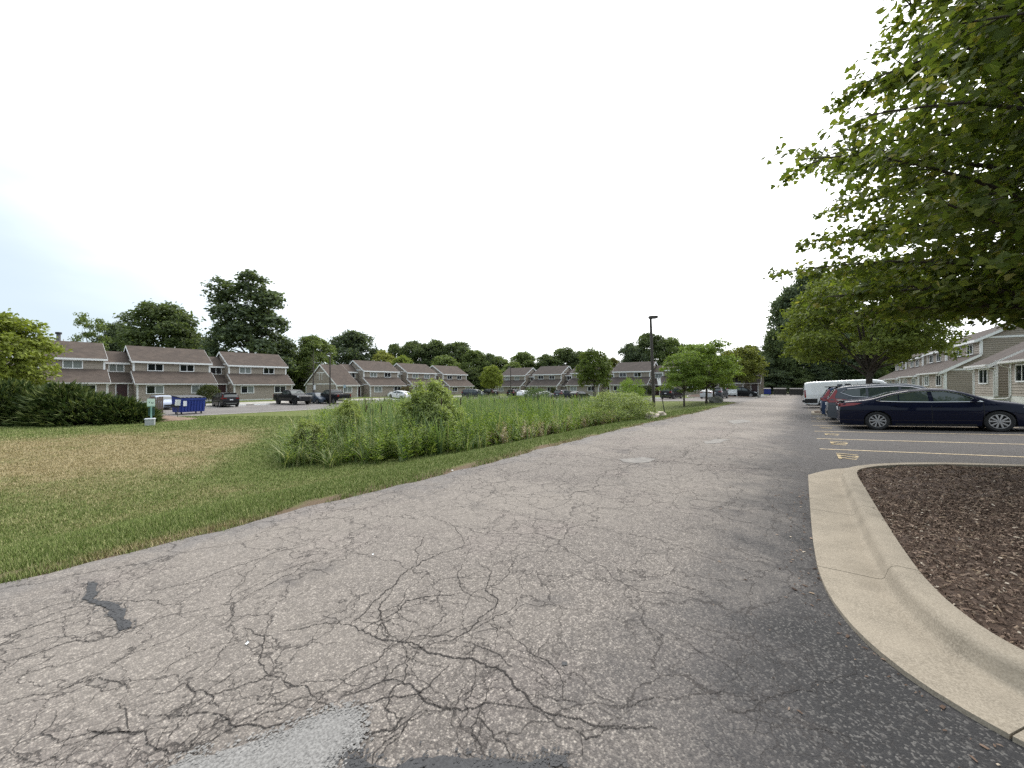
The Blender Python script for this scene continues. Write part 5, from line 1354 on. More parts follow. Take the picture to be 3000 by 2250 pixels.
# ---- cars in the left lot
GL = 'cars in the far left lot'
def put_px(root, px, py, heading, label, cat, group, ax=(-1.35, 1.35)):
    x, y = gp(px, py, 0.02); u, v = uv(x, y); return put(root, u, v, heading, label, cat, group, ax)
put_px(vehicle(mkS(HATCH, paint='p_iceblue')), 478, 1198.5, 3, 'pale blue car facing out between the wooden screen and the blue dumpster', 'car', GL)
put_px(vehicle(mkS(SUV, paint='p_plum', trimline=None)), 660, 1191, 178, 'dark plum crossover with its tail to the lot, beside the blue dumpster', 'car', GL)
put_px(vehicle(mkS(PICK, paint='p_black')), 858, 1184.5, 8, 'black pickup truck with its grille towards the camera', 'truck', GL, (-1.78, 1.82))
put_px(vehicle(mkS(HATCH, paint='p_slate')), 930, 1181.5, 5, 'slate blue car between the two black pickups', 'car', GL)
put_px(vehicle(mkS(PICK, paint='p_black', rim='alloy')), 975, 1182, 182, 'black pickup truck with its tailgate and red lamps towards the camera', 'truck', GL, (-1.78, 1.82))
put_px(vehicle(mkS(HATCH, paint='p_white')), 1170, 1169.5, 190, 'white hatchback parked before the stepped townhouses', 'car', GL)
put_px(vehicle(mkS(MINIV, paint='p_charcoal')), 1390, 1165, 12, 'dark grey minivan at the end of the left row', 'car', GL)
put_px(vehicle(mkS(SUV, paint='p_black', trimline=None)), 1432, 1161.5, 172, 'black crossover tucked behind the dark grey minivan', 'car', GL)
GC2 = 'cars in the rear lot'
def put_uv(root, px, u, heading, label, cat, group):
    t = (px - 1500) / FPX; v = -u * (SA - t * CA) / (CA + t * SA); return put(root, u, v, heading, label, cat, group)
put_uv(vehicle(mkS(SUV, paint='p_black', trimline=None)), 1512, 65, 92, 'black crossover left of the dark bush, by the leftmost rear townhouse', 'car', GC2)
put_uv(vehicle(mkS(HATCH, paint='p_white')), 1540, 65.2, 88, 'white car mostly hidden behind the dark bush in the rear lot', 'car', GC2)
put_uv(vehicle(mkS(SEDAN, paint='p_silver', trimline=None)), 1592, 62.0, 70, 'silver car beside the clipped round shrub in the rear lot', 'car', GC2)
put_uv(vehicle(mkS(SUV, paint='p_charcoal', trimline=None)), 1652, 64, 86, 'charcoal crossover with tail towards the reeds', 'car', GC2)
put_uv(vehicle(mkS(HATCH, paint='p_black')), 1698, 64.5, 80, 'black car under the round maple of the rear lot', 'car', GC2)
put_uv(vehicle(mkS(MINIV, paint='p_black')), 1968, 63.0, 84, 'black minivan with its tail to the lawn, right of the lamp post', 'car', GC2)
put_uv(vehicle(mkS(SEDAN, paint='p_silver', trimline=None)), 2080, 63.5, 86, 'silver car behind the trunks of the locust trees', 'car', GC2)
put_uv(vehicle(mkS(SUV, paint='p_charcoal', trimline=None)), 2106, 65, 86, 'dark crossover just right of the locust trunks', 'car', GC2)
put_uv(vehicle(mkS(SUV, paint='p_black', trimline=None)), 2172, 75.0, 4, 'black car seen side on behind the white bench', 'car', GC2)
# ------------------------------------------------------------------ trees, hedges, shrubs
def unit(a): return a / np.maximum(np.linalg.norm(a, axis=-1, keepdims=True), 1e-9)
def leaf_cards(rng, C, center, size, out=0.5, up=0.45, ran=0.75, asp=0.55):
    """rhombic leaf faces at points C, leaning outwards from `center`"""
    n = len(C)
    o = unit(C - center); nr = unit(o * out + np.array([0, 0, up]) + rng.normal(0, 1, (n, 3)) * ran)
    a = unit(np.cross(nr, rng.normal(0, 1, (n, 3)))); b = np.cross(nr, a)
    s = (size * rng.uniform(0.6, 1.35, n))[:, None]
    a = a * s; b = b * s * asp
    V = np.stack([C - a, C + b + nr * s * .12, C + a, C - b + nr * s * .12], 1).reshape(-1, 3)
    k = (np.arange(n) * 4)[:, None]
    F = np.concatenate([k + np.array([[0, 1, 2]]), k + np.array([[0, 2, 3]])])
    return V, F
def sph(rng, n): return unit(rng.normal(0, 1, (n, 3)))
def lobed_crown(rng, lobes, nclump, nleaf, clump_r, size, center, shell=0.72, **kw):
    """lobes: (centre, radius vector). clumps sit on the lobes' shells, leaves in the clumps"""
    P = []
    for c, r in lobes:
        d = sph(rng, nclump); d[:, 2] = np.where(d[:, 2] < -0.35, -d[:, 2], d[:, 2])
        cc = np.array(c) + d * np.array(r) * (shell + (1 - shell) * rng.rand(nclump, 1) ** 0.6)
        pts = cc[:, None, :] + rng.normal(0, 1, (nclump, nleaf, 3)) * np.array([clump_r, clump_r, clump_r * .62])
        P.append(pts.reshape(-1, 3))
    return leaf_cards(rng, np.concatenate(P), np.array(center), size, **kw)
def limbs(rng, base_r, H0, targets, lean=(0, 0), seg=7, wob_=0.25):
    """trunk up to H0 that divides towards target points"""
    m_ = MB(); top = Vector((lean[0], lean[1], H0))
    m_.tube([(0, 0, -0.3), (0.02, 0, 0.05), (lean[0] * .3, lean[1] * .3, H0 * .35), (lean[0] * .7, lean[1] * .7, H0 * .7), tuple(top)], [base_r * 1.45, base_r * 1.12, base_r * .95, base_r * .85, base_r * .72], 9)
    for t in targets:
        t = Vector(t); s0 = Vector((lean[0] * .8, lean[1] * .8, H0 * rng.uniform(.72, 1.0)))
        mid = s0.lerp(t, .5) + Vector((rng.normal(0, wob_), rng.normal(0, wob_), rng.uniform(-.1, .5) * wob_ * 2))
        q = s0.lerp(mid, .5) + Vector((0, 0, .08)); L = (t - s0).length; r0 = base_r * rng.uniform(.32, .5)
        m_.tube([tuple(s0), tuple(q), tuple(mid), tuple(mid.lerp(t, .6)), tuple(t)], [r0, r0 * .8, r0 * .55, r0 * .32, r0 * .12], 6, 0, False)
    return m_.mesh('trunk', 60)
TP = {}
def tree_proto(kind):
    if kind in TP: return TP[kind]
    rng = np.random.RandomState(abs(hash(kind)) % 1000 if False else sum(ord(c) * (i + 3) for i, c in enumerate(kind)))
    k0 = kind.rstrip('0123456789')
    if k0 in ('broad', 'bushy'):
        H, R = 16.0, 7.0; lb = []; zb = 4.2 if k0 == 'broad' else 0.8
        n = 15 if k0 == 'broad' else 18
        for i in range(n):
            t = (i + .5) / n; z = zb + (H - 2.2 - zb) * t ** .85; prof = math.sin(math.pi * (0.18 + 0.72 * t)) ** .8
            a = i * 2.4 + rng.uniform(-.4, .4); rr_ = R * prof * rng.uniform(.35, .72)
            s = R * rng.uniform(.27, .42)
            lb.append(((math.cos(a) * rr_, math.sin(a) * rr_, z), (s, s, s * rng.uniform(.65, .95))))
        lb.append(((rng.normal(0, .8), rng.normal(0, .8), H - 2.6), (2.3, 2.3, 2.3)))
        V, F = lobed_crown(rng, lb, 46, 24, 0.50, 0.27, (0, 0, H * .5), shell=.55)
        tr = limbs(rng, 0.30, zb + 1.5 if k0 == 'broad' else 2.6, [l[0] for l in lb[::2]])
    elif k0 == 'tall':
        H, R = 20.0, 7.0; lb = []
        for i in range(30):
            t = (i + .5) / 30; z = 3.0 + 15.6 * t; a = i * 2.4 + rng.uniform(-.5, .5)
            pr = (0.98 - 0.30 * t) if t < .8 else 0.72
            rr_ = R * pr * rng.uniform(.3, .82); s = rng.uniform(1.15, 2.1)
            lb.append(((math.cos(a) * rr_, math.sin(a) * rr_, z + rng.normal(0, .5)), (s * .9, s * .9, s * 1.2)))
        V, F = lobed_crown(rng, lb, 34, 22, 0.42, 0.27, (0, 0, 10), shell=.5)
        tr = limbs(rng, 0.42, 8.0, [l[0] for l in lb[::2]])
    elif k0 == 'sparse':
        H, R = 14.0, 5.0; lb = []
        for i in range(26):
            t = (i + .5) / 26; z = 3.5 + 10 * t; a = i * 2.4; rr_ = R * (1.0 - .45 * t) * rng.uniform(.3, 1.0); s = rng.uniform(.5, 1.0)
            lb.append(((math.cos(a) * rr_, math.sin(a) * rr_, z + rng.normal(0, .5)), (s, s, s * .8)))
        V, F = lobed_crown(rng, lb, 12, 13, 0.32, 0.22, (0, 0, 7))
        tr = limbs(rng, 0.2, 5.0, [l[0] for l in lb])
    elif k0 == 'round':
        H, R = 7.0, 3.0; lb = []
        for i in range(26):
            t = (i + .5) / 26; z = 2.2 + 4.1 * t; pr = math.sin(math.pi * (.20 + .72 * t)) ** .75; a = i * 2.4; s = rng.uniform(.75, 1.05)
            lb.append(((math.cos(a) * R * pr * .66, math.sin(a) * R * pr * .66, z), (s, s, s)))
        lb.append(((0, 0, 6.1), (.8, .8, .85)))
        V, F = lobed_crown(rng, lb, 26, 20, 0.20, 0.125, (0, 0, 4.2), up=.6)
        tr = limbs(rng, 0.12, 2.4, [l[0] for l in lb[::2]], wob_=.1)
    elif k0 == 'maple':
        H, R = 8.6, 4.3; lb = []
        for i in range(44):
            t = (i + .5) / 44; z = 2.9 + 5.0 * t; pr = math.sin(math.pi * (.28 + .66 * t)) ** .7; a = i * 2.4 + rng.uniform(-.3, .3); s = rng.uniform(.7, 1.15)
            lb.append(((math.cos(a) * R * pr * rng.uniform(.5, .82), math.sin(a) * R * pr * rng.uniform(.5, .82), z), (s * 1.2, s * 1.2, s * .6)))
        V, F = lobed_crown(rng, lb, 26, 22, 0.20, 0.105, (0, 0, 5.2), up=.7)
        tr = limbs(rng, 0.17, 2.7, [l[0] for l in lb[::2]], wob_=.15)
    elif k0 == 'locust':
        H, R = 6.2, 4.0; lb = []
        for i in range(34):
            t = (i + .5) / 34; z = 1.9 + 4.0 * t; pr = (1.0 - .55 * t ** 1.5); a = i * 2.4 + rng.uniform(-.5, .5); s = rng.uniform(.5, .95)
            lb.append(((math.cos(a) * R * pr * rng.uniform(.25, .85), math.sin(a) * R * pr * rng.uniform(.25, .85), z + rng.normal(0, .1)), (s * 1.25, s * 1.25, s * .32)))
        V, F = lobed_crown(rng, lb, 22, 18, 0.17, 0.10, (0, 0, 3.4), up=.8)
        tr = limbs(rng, 0.11, 2.0, [l[0] for l in lb[::2]], wob_=.12)
    elif k0 == 'shrub':
        H, R = 2.2, 1.8; lb = []
        for i in range(20):
            t = (i + .5) / 20; z = .3 + 1.55 * t; pr = math.cos(t * 1.15) ; a = i * 2.4; s = rng.uniform(.35, .6)
            lb.append(((math.cos(a) * R * pr * .7, math.sin(a) * R * pr * .7, z), (s, s, s)))
        V, F = lobed_crown(rng, lb, 24, 18, 0.11, 0.055, (0, 0, .8), up=.6, asp=.3)
        tr = limbs(rng, 0.03, .3, [l[0] for l in lb[::2]], wob_=.08)
    elif k0 == 'loose':
        H, R = 2.6, 1.8; lb = []
        for i in range(40):
            t = (i + .5) / 40; z = .35 + 1.9 * t; pr = 1.0 - .6 * t; a = i * 2.4 + rng.uniform(-.6, .6); s = rng.uniform(.2, .5)
            lb.append(((math.cos(a) * R * pr * rng.uniform(.35, 1), math.sin(a) * R * pr * rng.uniform(.35, 1), z + rng.normal(0, .12)), (s, s, s * 1.3)))
        V, F = lobed_crown(rng, lb, 22, 18, 0.10, 0.08, (0, 0, .8), up=.6, asp=.32)
        tr = limbs(rng, 0.016, .3, [l[0] for l in lb], wob_=.08)
    elif k0 == 'clipped':
        H, R = 1.5, 1.1
        d = sph(rng, 420); d[:, 2] = np.abs(d[:, 2]) * 1.0
        C = d * np.array([1.05, 1.05, 1.15]) * rng.uniform(.88, 1.0, (420, 1)) + np.array([0, 0, .3])
        P = (C[:, None, :] + rng.normal(0, .06, (420, 16, 3))).reshape(-1, 3)
        V, F = leaf_cards(rng, P, np.array([0, 0, .3]), 0.045, up=.5)
        tr = limbs(rng, 0.04, .3, [tuple(c * .8) for c in C[:8]], wob_=.05)
    TP[kind] = (tr, np_mesh('crown', V, F), H, R)
    return TP[kind]
def tree(kind, name, label, cat, x, y, H, R, color, group=None, rz=0.0, bark='bark', zoff=0.0):
    tr, cr, H0, R0 = tree_proto(kind)
    e = empty(name, (x, y, hz(x, y) + zoff), rz)
    if not tr.materials: tr.materials.append(M[bark])
    if not cr.materials: cr.materials.append(M['foliage'])
    e.scale = (R / R0, R / R0, H / H0)
    shrub = kind.startswith(('shrub', 'loose', 'clipped'))
    link('stems' if shrub else 'trunk', tr, None, e)
    c = link('foliage' if shrub else 'crown', cr, None, e); c.color = (*color, 1)
    return tag(e, label, cat, group)
DK, MD, BL, BR, YL, RD, LT = (.112, .146, .064), (.155, .20, .074), (.104, .136, .082), (.21, .26, .066), (.28, .30, .09), (.10, .115, .026), (.085, .13, .03)
def tpx(kind, name, label, px, ytop, Y, hwpx, color, group=None, rz=0.0, cat='tree', base=None, bark='bark'):
    x, y = at(px, Y); zb = hz(x, y); H = zat(ytop, Y) - zb; R = hwpx * Y / FPX
    return tree(kind, name, label, cat, x, y, H, R, color, group, rz, bark)
# -- left foreground maple over the hedge, street trees
tpx('round', 'maple_tree', 'bright yellow green maple at the left edge, rising behind the dark hedge', -20, 915, 30, 138, (.20, .24, .05), rz=1.0)
tpx('round2', 'maple_tree', 'dense egg shaped dark green maple standing alone before the rear townhouses', 1740, 1027, 57, 57, (.115, .155, .038), rz=.4)
tpx('round', 'maple_tree', 'small bright green maple at the corner of the far lot, left of the rear row', 1440, 1074, 80, 36, (.20, .245, .045), rz=2.0)
GLo = 'locust trees at the tip of the lawn'
x_, y_ = gp(2004, 1191); tree('locust', 'locust_tree', 'light green locust with the leftmost of the three trunks on the lawn tip', 'tree', x_, y_, zat(1030, y_) - hz(x_, y_), 3.2, (.16, .225, .052), GLo, .3)
x_, y_ = gp(2070, 1182); tree('locust2', 'locust_tree', 'tallest light green locust, middle trunk of three on the lawn tip', 'tree', x_, y_, zat(998, y_) - hz(x_, y_), 4.1, (.165, .23, .052), GLo, 1.9)
x_, y_ = gp(2091, 1178.5); tree('locust', 'locust_tree', 'light green locust leaning right beside the grey boulder', 'tree', x_ + .6, y_ + 1.2, zat(1040, y_) - hz(x_, y_), 3.4, (.155, .215, .05), GLo, 3.0)
tpx('round2', 'maple_tree', 'maple with yellow and rusty tinges behind the white bench', 2172, 1018, 66, 66, (.17, .19, .045), rz=2.2)
xm, ym = xy(30.1, 3.1)
tree('maple', 'maple_tree', 'second maple on the curbed island, its trunk rising above the parked cars', 'tree', xm, ym, 8.9, 4.4, (.15, .185, .045), None, .7)
# -- wood behind the houses
GW = 'trees of the belt behind the townhouses'
W_ = [('sparse', 268, 925, 82, 62, MD, 'thin airy tree above the gap right of the flue'), ('broad', 365, 945, 92, 70, BL, 'dark tree left of the wide spreading one'), ('broad2', 490, 890, 84, 118, DK, 'wide spreading dark tree above the second left townhouse'),
      ('broad3', 600, 985, 95, 60, DK, 'low dark tree between the spreading tree and the tall cottonwood'), ('tall', 738, 826, 82, 150, BL, 'tallest tree on the left, an upright cottonwood with ragged gaps'),
      ('broad', 835, 1000, 95, 55, DK, 'dark tree at the right foot of the tall cottonwood'), ('broad2', 925, 982, 92, 62, MD, 'mid green tree directly behind the bare conifer'), ('broad3', 1038, 966, 118, 84, BL, 'broad blue green tree above the gabled townhouse'),
      ('bushy', 1120, 1025, 118, 45, YL, 'yellow green tree peeping over the stepped roofs'), ('bushy2', 1178, 1040, 112, 45, BR, 'bright green tree behind the middle stepped roof'), ('broad', 1165, 1005, 126, 45, DK, 'dark tree behind the bright green one')]
for k, (kd, px, yt, Y, hw_, c, lab) in enumerate(W_):
    tpx(kd, 'cottonwood_tree' if kd == 'tall' else 'broadleaf_tree', lab, px, yt, Y, hw_, c, GW, k * 1.3)
belt = [(1218, 996, 124, 58, DK, 'above the gap of the first two stepped roofs'), (1270, 993, 126, 62, DK, 'highest over the middle stepped roof'), (1335, 999, 126, 60, DK, 'above the last stepped roof'), (1300, 1040, 112, 55, MD, 'low and close behind the last two stepped roofs'), (1390, 1022, 122, 46, MD, 'just right of the last left row house'),
        (1425, 1034, 124, 40, DK, 'behind the small bright maple'), (1465, 1042, 128, 46, MD, 'above the lamp of the leftmost rear townhouse'), (1535, 1030, 132, 52, MD, 'above the leftmost rear roof'), (1600, 1036, 128, 50, DK, 'above the second rear roof'), (1652, 1016, 130, 60, DK, 'tallest left of the egg shaped maple'), (1700, 1028, 128, 44, DK, 'touching the left side of the egg shaped maple'),
        (1850, 1002, 118, 50, BL, 'left of the tall lamp post, over the rear roof'), (1908, 972, 120, 58, DK, 'tallest, directly behind the tall lamp post'), (1965, 986, 118, 52, MD, 'just right of the tall lamp post'), (2010, 1004, 115, 45, DK, 'above the leftmost locust'), (2055, 1008, 118, 50, MD, 'over the middle locust'), (2120, 1030, 118, 50, DK, 'between the locusts and the tinged maple'), (2195, 1010, 112, 42, BL, 'right of the tinged maple'),
        (60, 1010, 92, 70, DK, 'hidden behind the bright left edge maple'), (160, 1000, 96, 60, BL, 'low by the roof flue'), (700, 1030, 96, 60, DK, 'at the left foot of the cottonwood'), (790, 1020, 98, 60, DK, 'at the middle foot of the cottonwood'), (870, 1040, 100, 60, DK, 'in the gap left of the gabled townhouse'), (560, 1010, 98, 60, BL, 'between the second and third left roofs'), (420, 1000, 100, 60, DK, 'over the second left roof'),
        (1375, 1075, 118, 48, DK, 'low in the gap beside the last left row house'), (1420, 1085, 120, 48, DK, 'low behind the trunk of the small bright maple'), (880, 1075, 98, 60, DK, 'low behind the bare conifer'), (840, 1070, 96, 50, BL, 'low beside the third left townhouse')]
for k, (px, yt, Y, hw_, c, lab) in enumerate(belt):
    tpx('bushy' if k > 24 else ['broad', 'bushy', 'broad2', 'bushy2', 'broad3'][k % 5], 'broadleaf_tree', 'dark belt tree ' + lab, px, yt, Y, hw_, c, GW, k * 2.1)
tpx('bushy', 'broadleaf_tree', 'pale green tree behind the left end of the rear roofs', 1500, 1058, 112, 42, MD, GW, 2.2)
tpx('bushy2', 'broadleaf_tree', 'yellowing tree just right of the round maple, above the rear roofs', 1797, 1046, 108, 34, (.13, .13, .035), GW, 1.2)
GE = 'dark trees at the end of the drive'
for k, (kd, px, yt, Y, hw_, c, lab) in enumerate([('broad', 2400, 786, 100, 92, BL, 'great dark oak towering over the end of the drive'), ('broad2', 2315, 838, 103, 72, BL, 'dark oak left of the great one, its boughs reaching towards the sky gap'), ('broad3', 2275, 960, 100, 52, DK, 'lower dark tree at the left of the wall of trees behind the dumpsters'), ('bushy', 2200, 1045, 104, 45, DK, 'dark tree right of the tinged maple')]):
    tpx(kd, 'oak_tree', lab, px, yt, Y, hw_, c, GE, k * 1.9)
for k, (px, yt, Y, hw_, lab) in enumerate([(2230, 1040, 99, 48, 'directly behind the blue dumpster'), (2290, 1025, 100, 50, 'behind the middle dumpster'), (2350, 1015, 101, 55, 'behind the right dumpster'), (2410, 1010, 99, 55, 'behind the tail of the white van'), (2480, 1000, 98, 60, 'behind the middle of the white van'), (2550, 1010, 96, 60, 'behind the trunk of the second maple'), (2320, 950, 112, 60, 'rising over the middle dumpster'), (2460, 900, 115, 80, 'rising behind the second maple crown, left'), (2570, 900, 112, 80, 'rising behind the second maple crown, right'), (2640, 980, 100, 60, 'by the far end of the right townhouses'),
        (2260, 1080, 98, 60, 'low between the blue and middle dumpsters'), (2330, 1075, 98, 60, 'low between the two dark dumpsters'), (2390, 1070, 98, 60, 'low right of the dark dumpsters')]):
    tpx(['bushy', 'bushy2', 'bushy3'][k % 3], 'broadleaf_tree', 'dark tree ' + lab + ' at the end of the drive', px, yt, Y, hw_, DK if k % 2 else BL, 'wall of trees behind the dumpsters', k * 1.7)
for k, (u_, v_, H_, R_) in enumerate([(38, 27, 12, 5.5), (47, 28, 14, 6), (57, 27, 13, 6), (68, 27, 15, 7), (80, 27, 14, 6.5), (28, 28, 12, 6), (18, 30, 12, 6)]):
    x_, y_ = xy(u_, v_)
    tree(['broad', 'bushy', 'broad2'][k % 3], 'broadleaf_tree', 'dark tree behind the right townhouses, ' + ['over the single window house', 'in the gap before the tall gable', 'directly behind the tall gable', 'behind the second far gable', 'at the far end of the row', 'behind the house cut by the right edge', 'farthest right behind the near maple'][k], 'tree', x_, y_, H_, R_, DK, 'trees behind the right townhouses', k * 1.1)
# -- shrubs
def spx(kind, name, label, px, ybase, ytop, hwpx, color, rz=0.0, group=None, Y=None):
    if Y is None: x, y = gp(px, ybase)
    else: x, y = at(px, Y)
    H = zat(ytop, y) - hz(x, y); return tree(kind, name, label, 'shrub', x, y, H * 1.06, hwpx * y / FPX, color, group, rz)
spx('loose', 'willow_shrub', 'tall loose willow shrub standing out of the reeds before the stepped townhouses', 1255, 0, 1138, 118, (.27, .325, .13), .5, None, 16.5)
spx('shrub', 'willow_shrub', 'rounded grey green willow shrub left of the lamp post', 1812, 0, 1150, 112, (.235, .285, .12), 1.2, None, 20.6)
spx('shrub2', 'willow_shrub', 'smaller grey green willow touching the rounded one, at the lamp post foot', 1872, 0, 1168, 62, (.225, .27, .12), 2.2, None, 21.6)
spx('shrub2', 'leafy_shrub', 'fresh green bush behind the rounded willow, beneath the rear roofs', 1848, 0, 1118, 56, (.17, .25, .05), 2.6, None, 29.0)
spx('shrub', 'leafy_shrub', 'dark green bush among the reeds before the rear lot, hiding a white car', 1568, 0, 1138, 52, (.075, .12, .04), 0.2, None, 44.0)
spx('loose2', 'leafy_shrub', 'pale low bush left of the dark green bush in the reeds', 1512, 0, 1160, 40, (.17, .23, .06), 0.9, None, 42.0)
spx('loose', 'leafy_shrub', 'yellow green bush near the left end of the basin', 1020, 0, 1192, 62, (.27, .32, .12), 3.3, None, 15.0)
spx('loose2', 'leafy_shrub', 'pale feathery bush at the nearest corner of the basin', 905, 0, 1235, 62, (.28, .32, .14), 4.1, None, 13.2)
spx('clipped', 'clipped_shrub', 'dark clipped ball shrub beside the second rear townhouse', 1622, 1163, 1137, 12, (.05, .065, .022), 0, None, 80)
x_, y_ = at(612, 48.5); tree('clipped', 'clipped_shrub', 'large clipped mound shrub behind the plum crossover', 'shrub', x_, y_, 2.3, 1.35, (.06, .075, .025), None, .4)
x_, y_ = at(1892, 72.5); tree('clipped', 'clipped_shrub', 'dark clipped shrub at the corner of the rear house by the lamp post', 'shrub', x_, y_, 2.0, 1.3, (.045, .06, .024), None, .9)
x_, y_ = at(1190, 72); tree('clipped', 'clipped_shrub', 'reddish clipped shrub behind the white hatchback', 'shrub', x_, y_, 2.1, 1.4, (.10, .085, .04), None, 1.9)
# -- hedge of spreading junipers
def hedge():
    rng = np.random.RandomState(21); rr = random.Random(7)
    root = empty('juniper_hedge', (-28, 26, hz(-28, 26)))
    tag(root, 'long dark green spreading juniper hedge left of the pet waste station', 'hedge')
    mounds = []
    for i in range(13):
        t = i / 12; x = -43.5 + 14.9 * t; y = 26.3 + 0.5 * math.sin(i * 2.1) - 0.2 * t; h = 2.25 + 0.3 * math.sin(i * 1.9) + (0.15 if 3 < i < 9 else 0)
        if i == 12: h = 1.8
        mounds.append((x, y, h, 1.9 + .3 * math.sin(i * 3.3)))
    mounds.append((-26.9, 26.5, 1.5, 1.25)); mounds.append((-25.9, 26.9, .95, .8))
    P, D = [], []
    core = MB()
    for x, y, h, r in mounds:
        n = int(1500 * r / 1.9 * max(.6, h / 3))
        d = sph(rng, n); d[:, 2] = np.abs(d[:, 2])
        k = rng.uniform(.70, 1.04, (n, 1)); p = d * np.array([r, r * 1.05, h]) * k
        z0 = hz(x, y); p += np.array([x, y, z0 + 0.05]); P.append(p); dd = unit(d * np.array([1, 1, .55]) + np.array([0.18, -.1, .30]) + rng.normal(0, .28, (n, 3))); D.append(dd)
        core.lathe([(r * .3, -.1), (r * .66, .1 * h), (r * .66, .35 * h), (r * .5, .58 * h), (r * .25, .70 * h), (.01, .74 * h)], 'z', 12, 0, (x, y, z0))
    P = np.concatenate(P); D = np.concatenate(D); n = len(P)
    V, Fl, o = [], [], 0
    for b in range(4):               # feathery sprays: four tapering blades each
        Lg = rng.uniform(.25, .68, n)[:, None]; dir_ = unit(D + rng.normal(0, .26, (n, 3))); sd = unit(np.cross(dir_, rng.normal(0, 1, (n, 3)))) * rng.uniform(.025, .06, n)[:, None]
        tipp = P + dir_ * Lg; mid = P + dir_ * Lg * .45 + np.array([0, 0, -.01])
        vv = np.stack([P, mid + sd, tipp, mid - sd], 1).reshape(-1, 3); k = (np.arange(n) * 4)[:, None] + o
        V.append(vv); Fl += [k + np.array([[0, 1, 2]]), k + np.array([[0, 2, 3]])]; o += 4 * n
    me_ = np_mesh('foliage', np.concatenate(V) - np.array(root.location), np.concatenate(Fl))
    f = link('foliage', me_, M['juniper'], root); f.color = (1, 1, 1, 1)
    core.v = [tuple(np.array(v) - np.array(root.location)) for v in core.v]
    core.build('dark_core', M['hedge_core'], root)  # near-black shell added behind the sprays to block see-through, no real twigs
M['hedge_core'] = mat('hedge_core_dark', (0.010, 0.012, 0.006), 1.0, spec=0.0)
hedge()
# -- bare conifer in the gap of the left row
def bare_tree():
    rng = random.Random(3); x, y = at(918, 54); m_ = MB(); H = zat(1020, 54) - hz(x, y)
    m_.tube([(0, 0, -.2), (0, 0, H * .5), (.03, 0, H)], [.13, .08, .015], 8)
    root = empty('bare_conifer', (x, y, hz(x, y)))
    m_.build('trunk', M['deadwood'], root, 60)
    b = MB()
    for k in range(58):
        t = .10 + .80 * k / 58; z = H * t; a = k * 2.4 + rng.uniform(-.4, .4); L = (1 - t) * 2.7 + .3; L *= rng.uniform(.5, 1.05)
        c, s = math.cos(a), math.sin(a)
        pts = [(0, 0, z), (c * L * .4, s * L * .4, z + .06 * L), (c * L * .75, s * L * .75, z - .12 * L), (c * L, s * L, z - .10 * L)]
        b.tube(pts, [.022, .016, .010, .004], 4, 0, False)
        for j in range(3):
            q = .35 + .2 * j; e = a + rng.choice((-.7, .7)); l2 = L * .32
            p = Vector(pts[1]).lerp(Vector(pts[2]), (q - .35) / .45)
            b.tube([tuple(p), (p.x + math.cos(e) * l2, p.y + math.sin(e) * l2, p.z - .1 * l2)], [.008, .003], 3, 0, False)
    o = b.build('branches', M['deadwood'], root); o['kind'] = 'stuff'
    tag(root, 'bare leafless conifer with drooping twigs behind the black pickup', 'tree')
bare_tree()
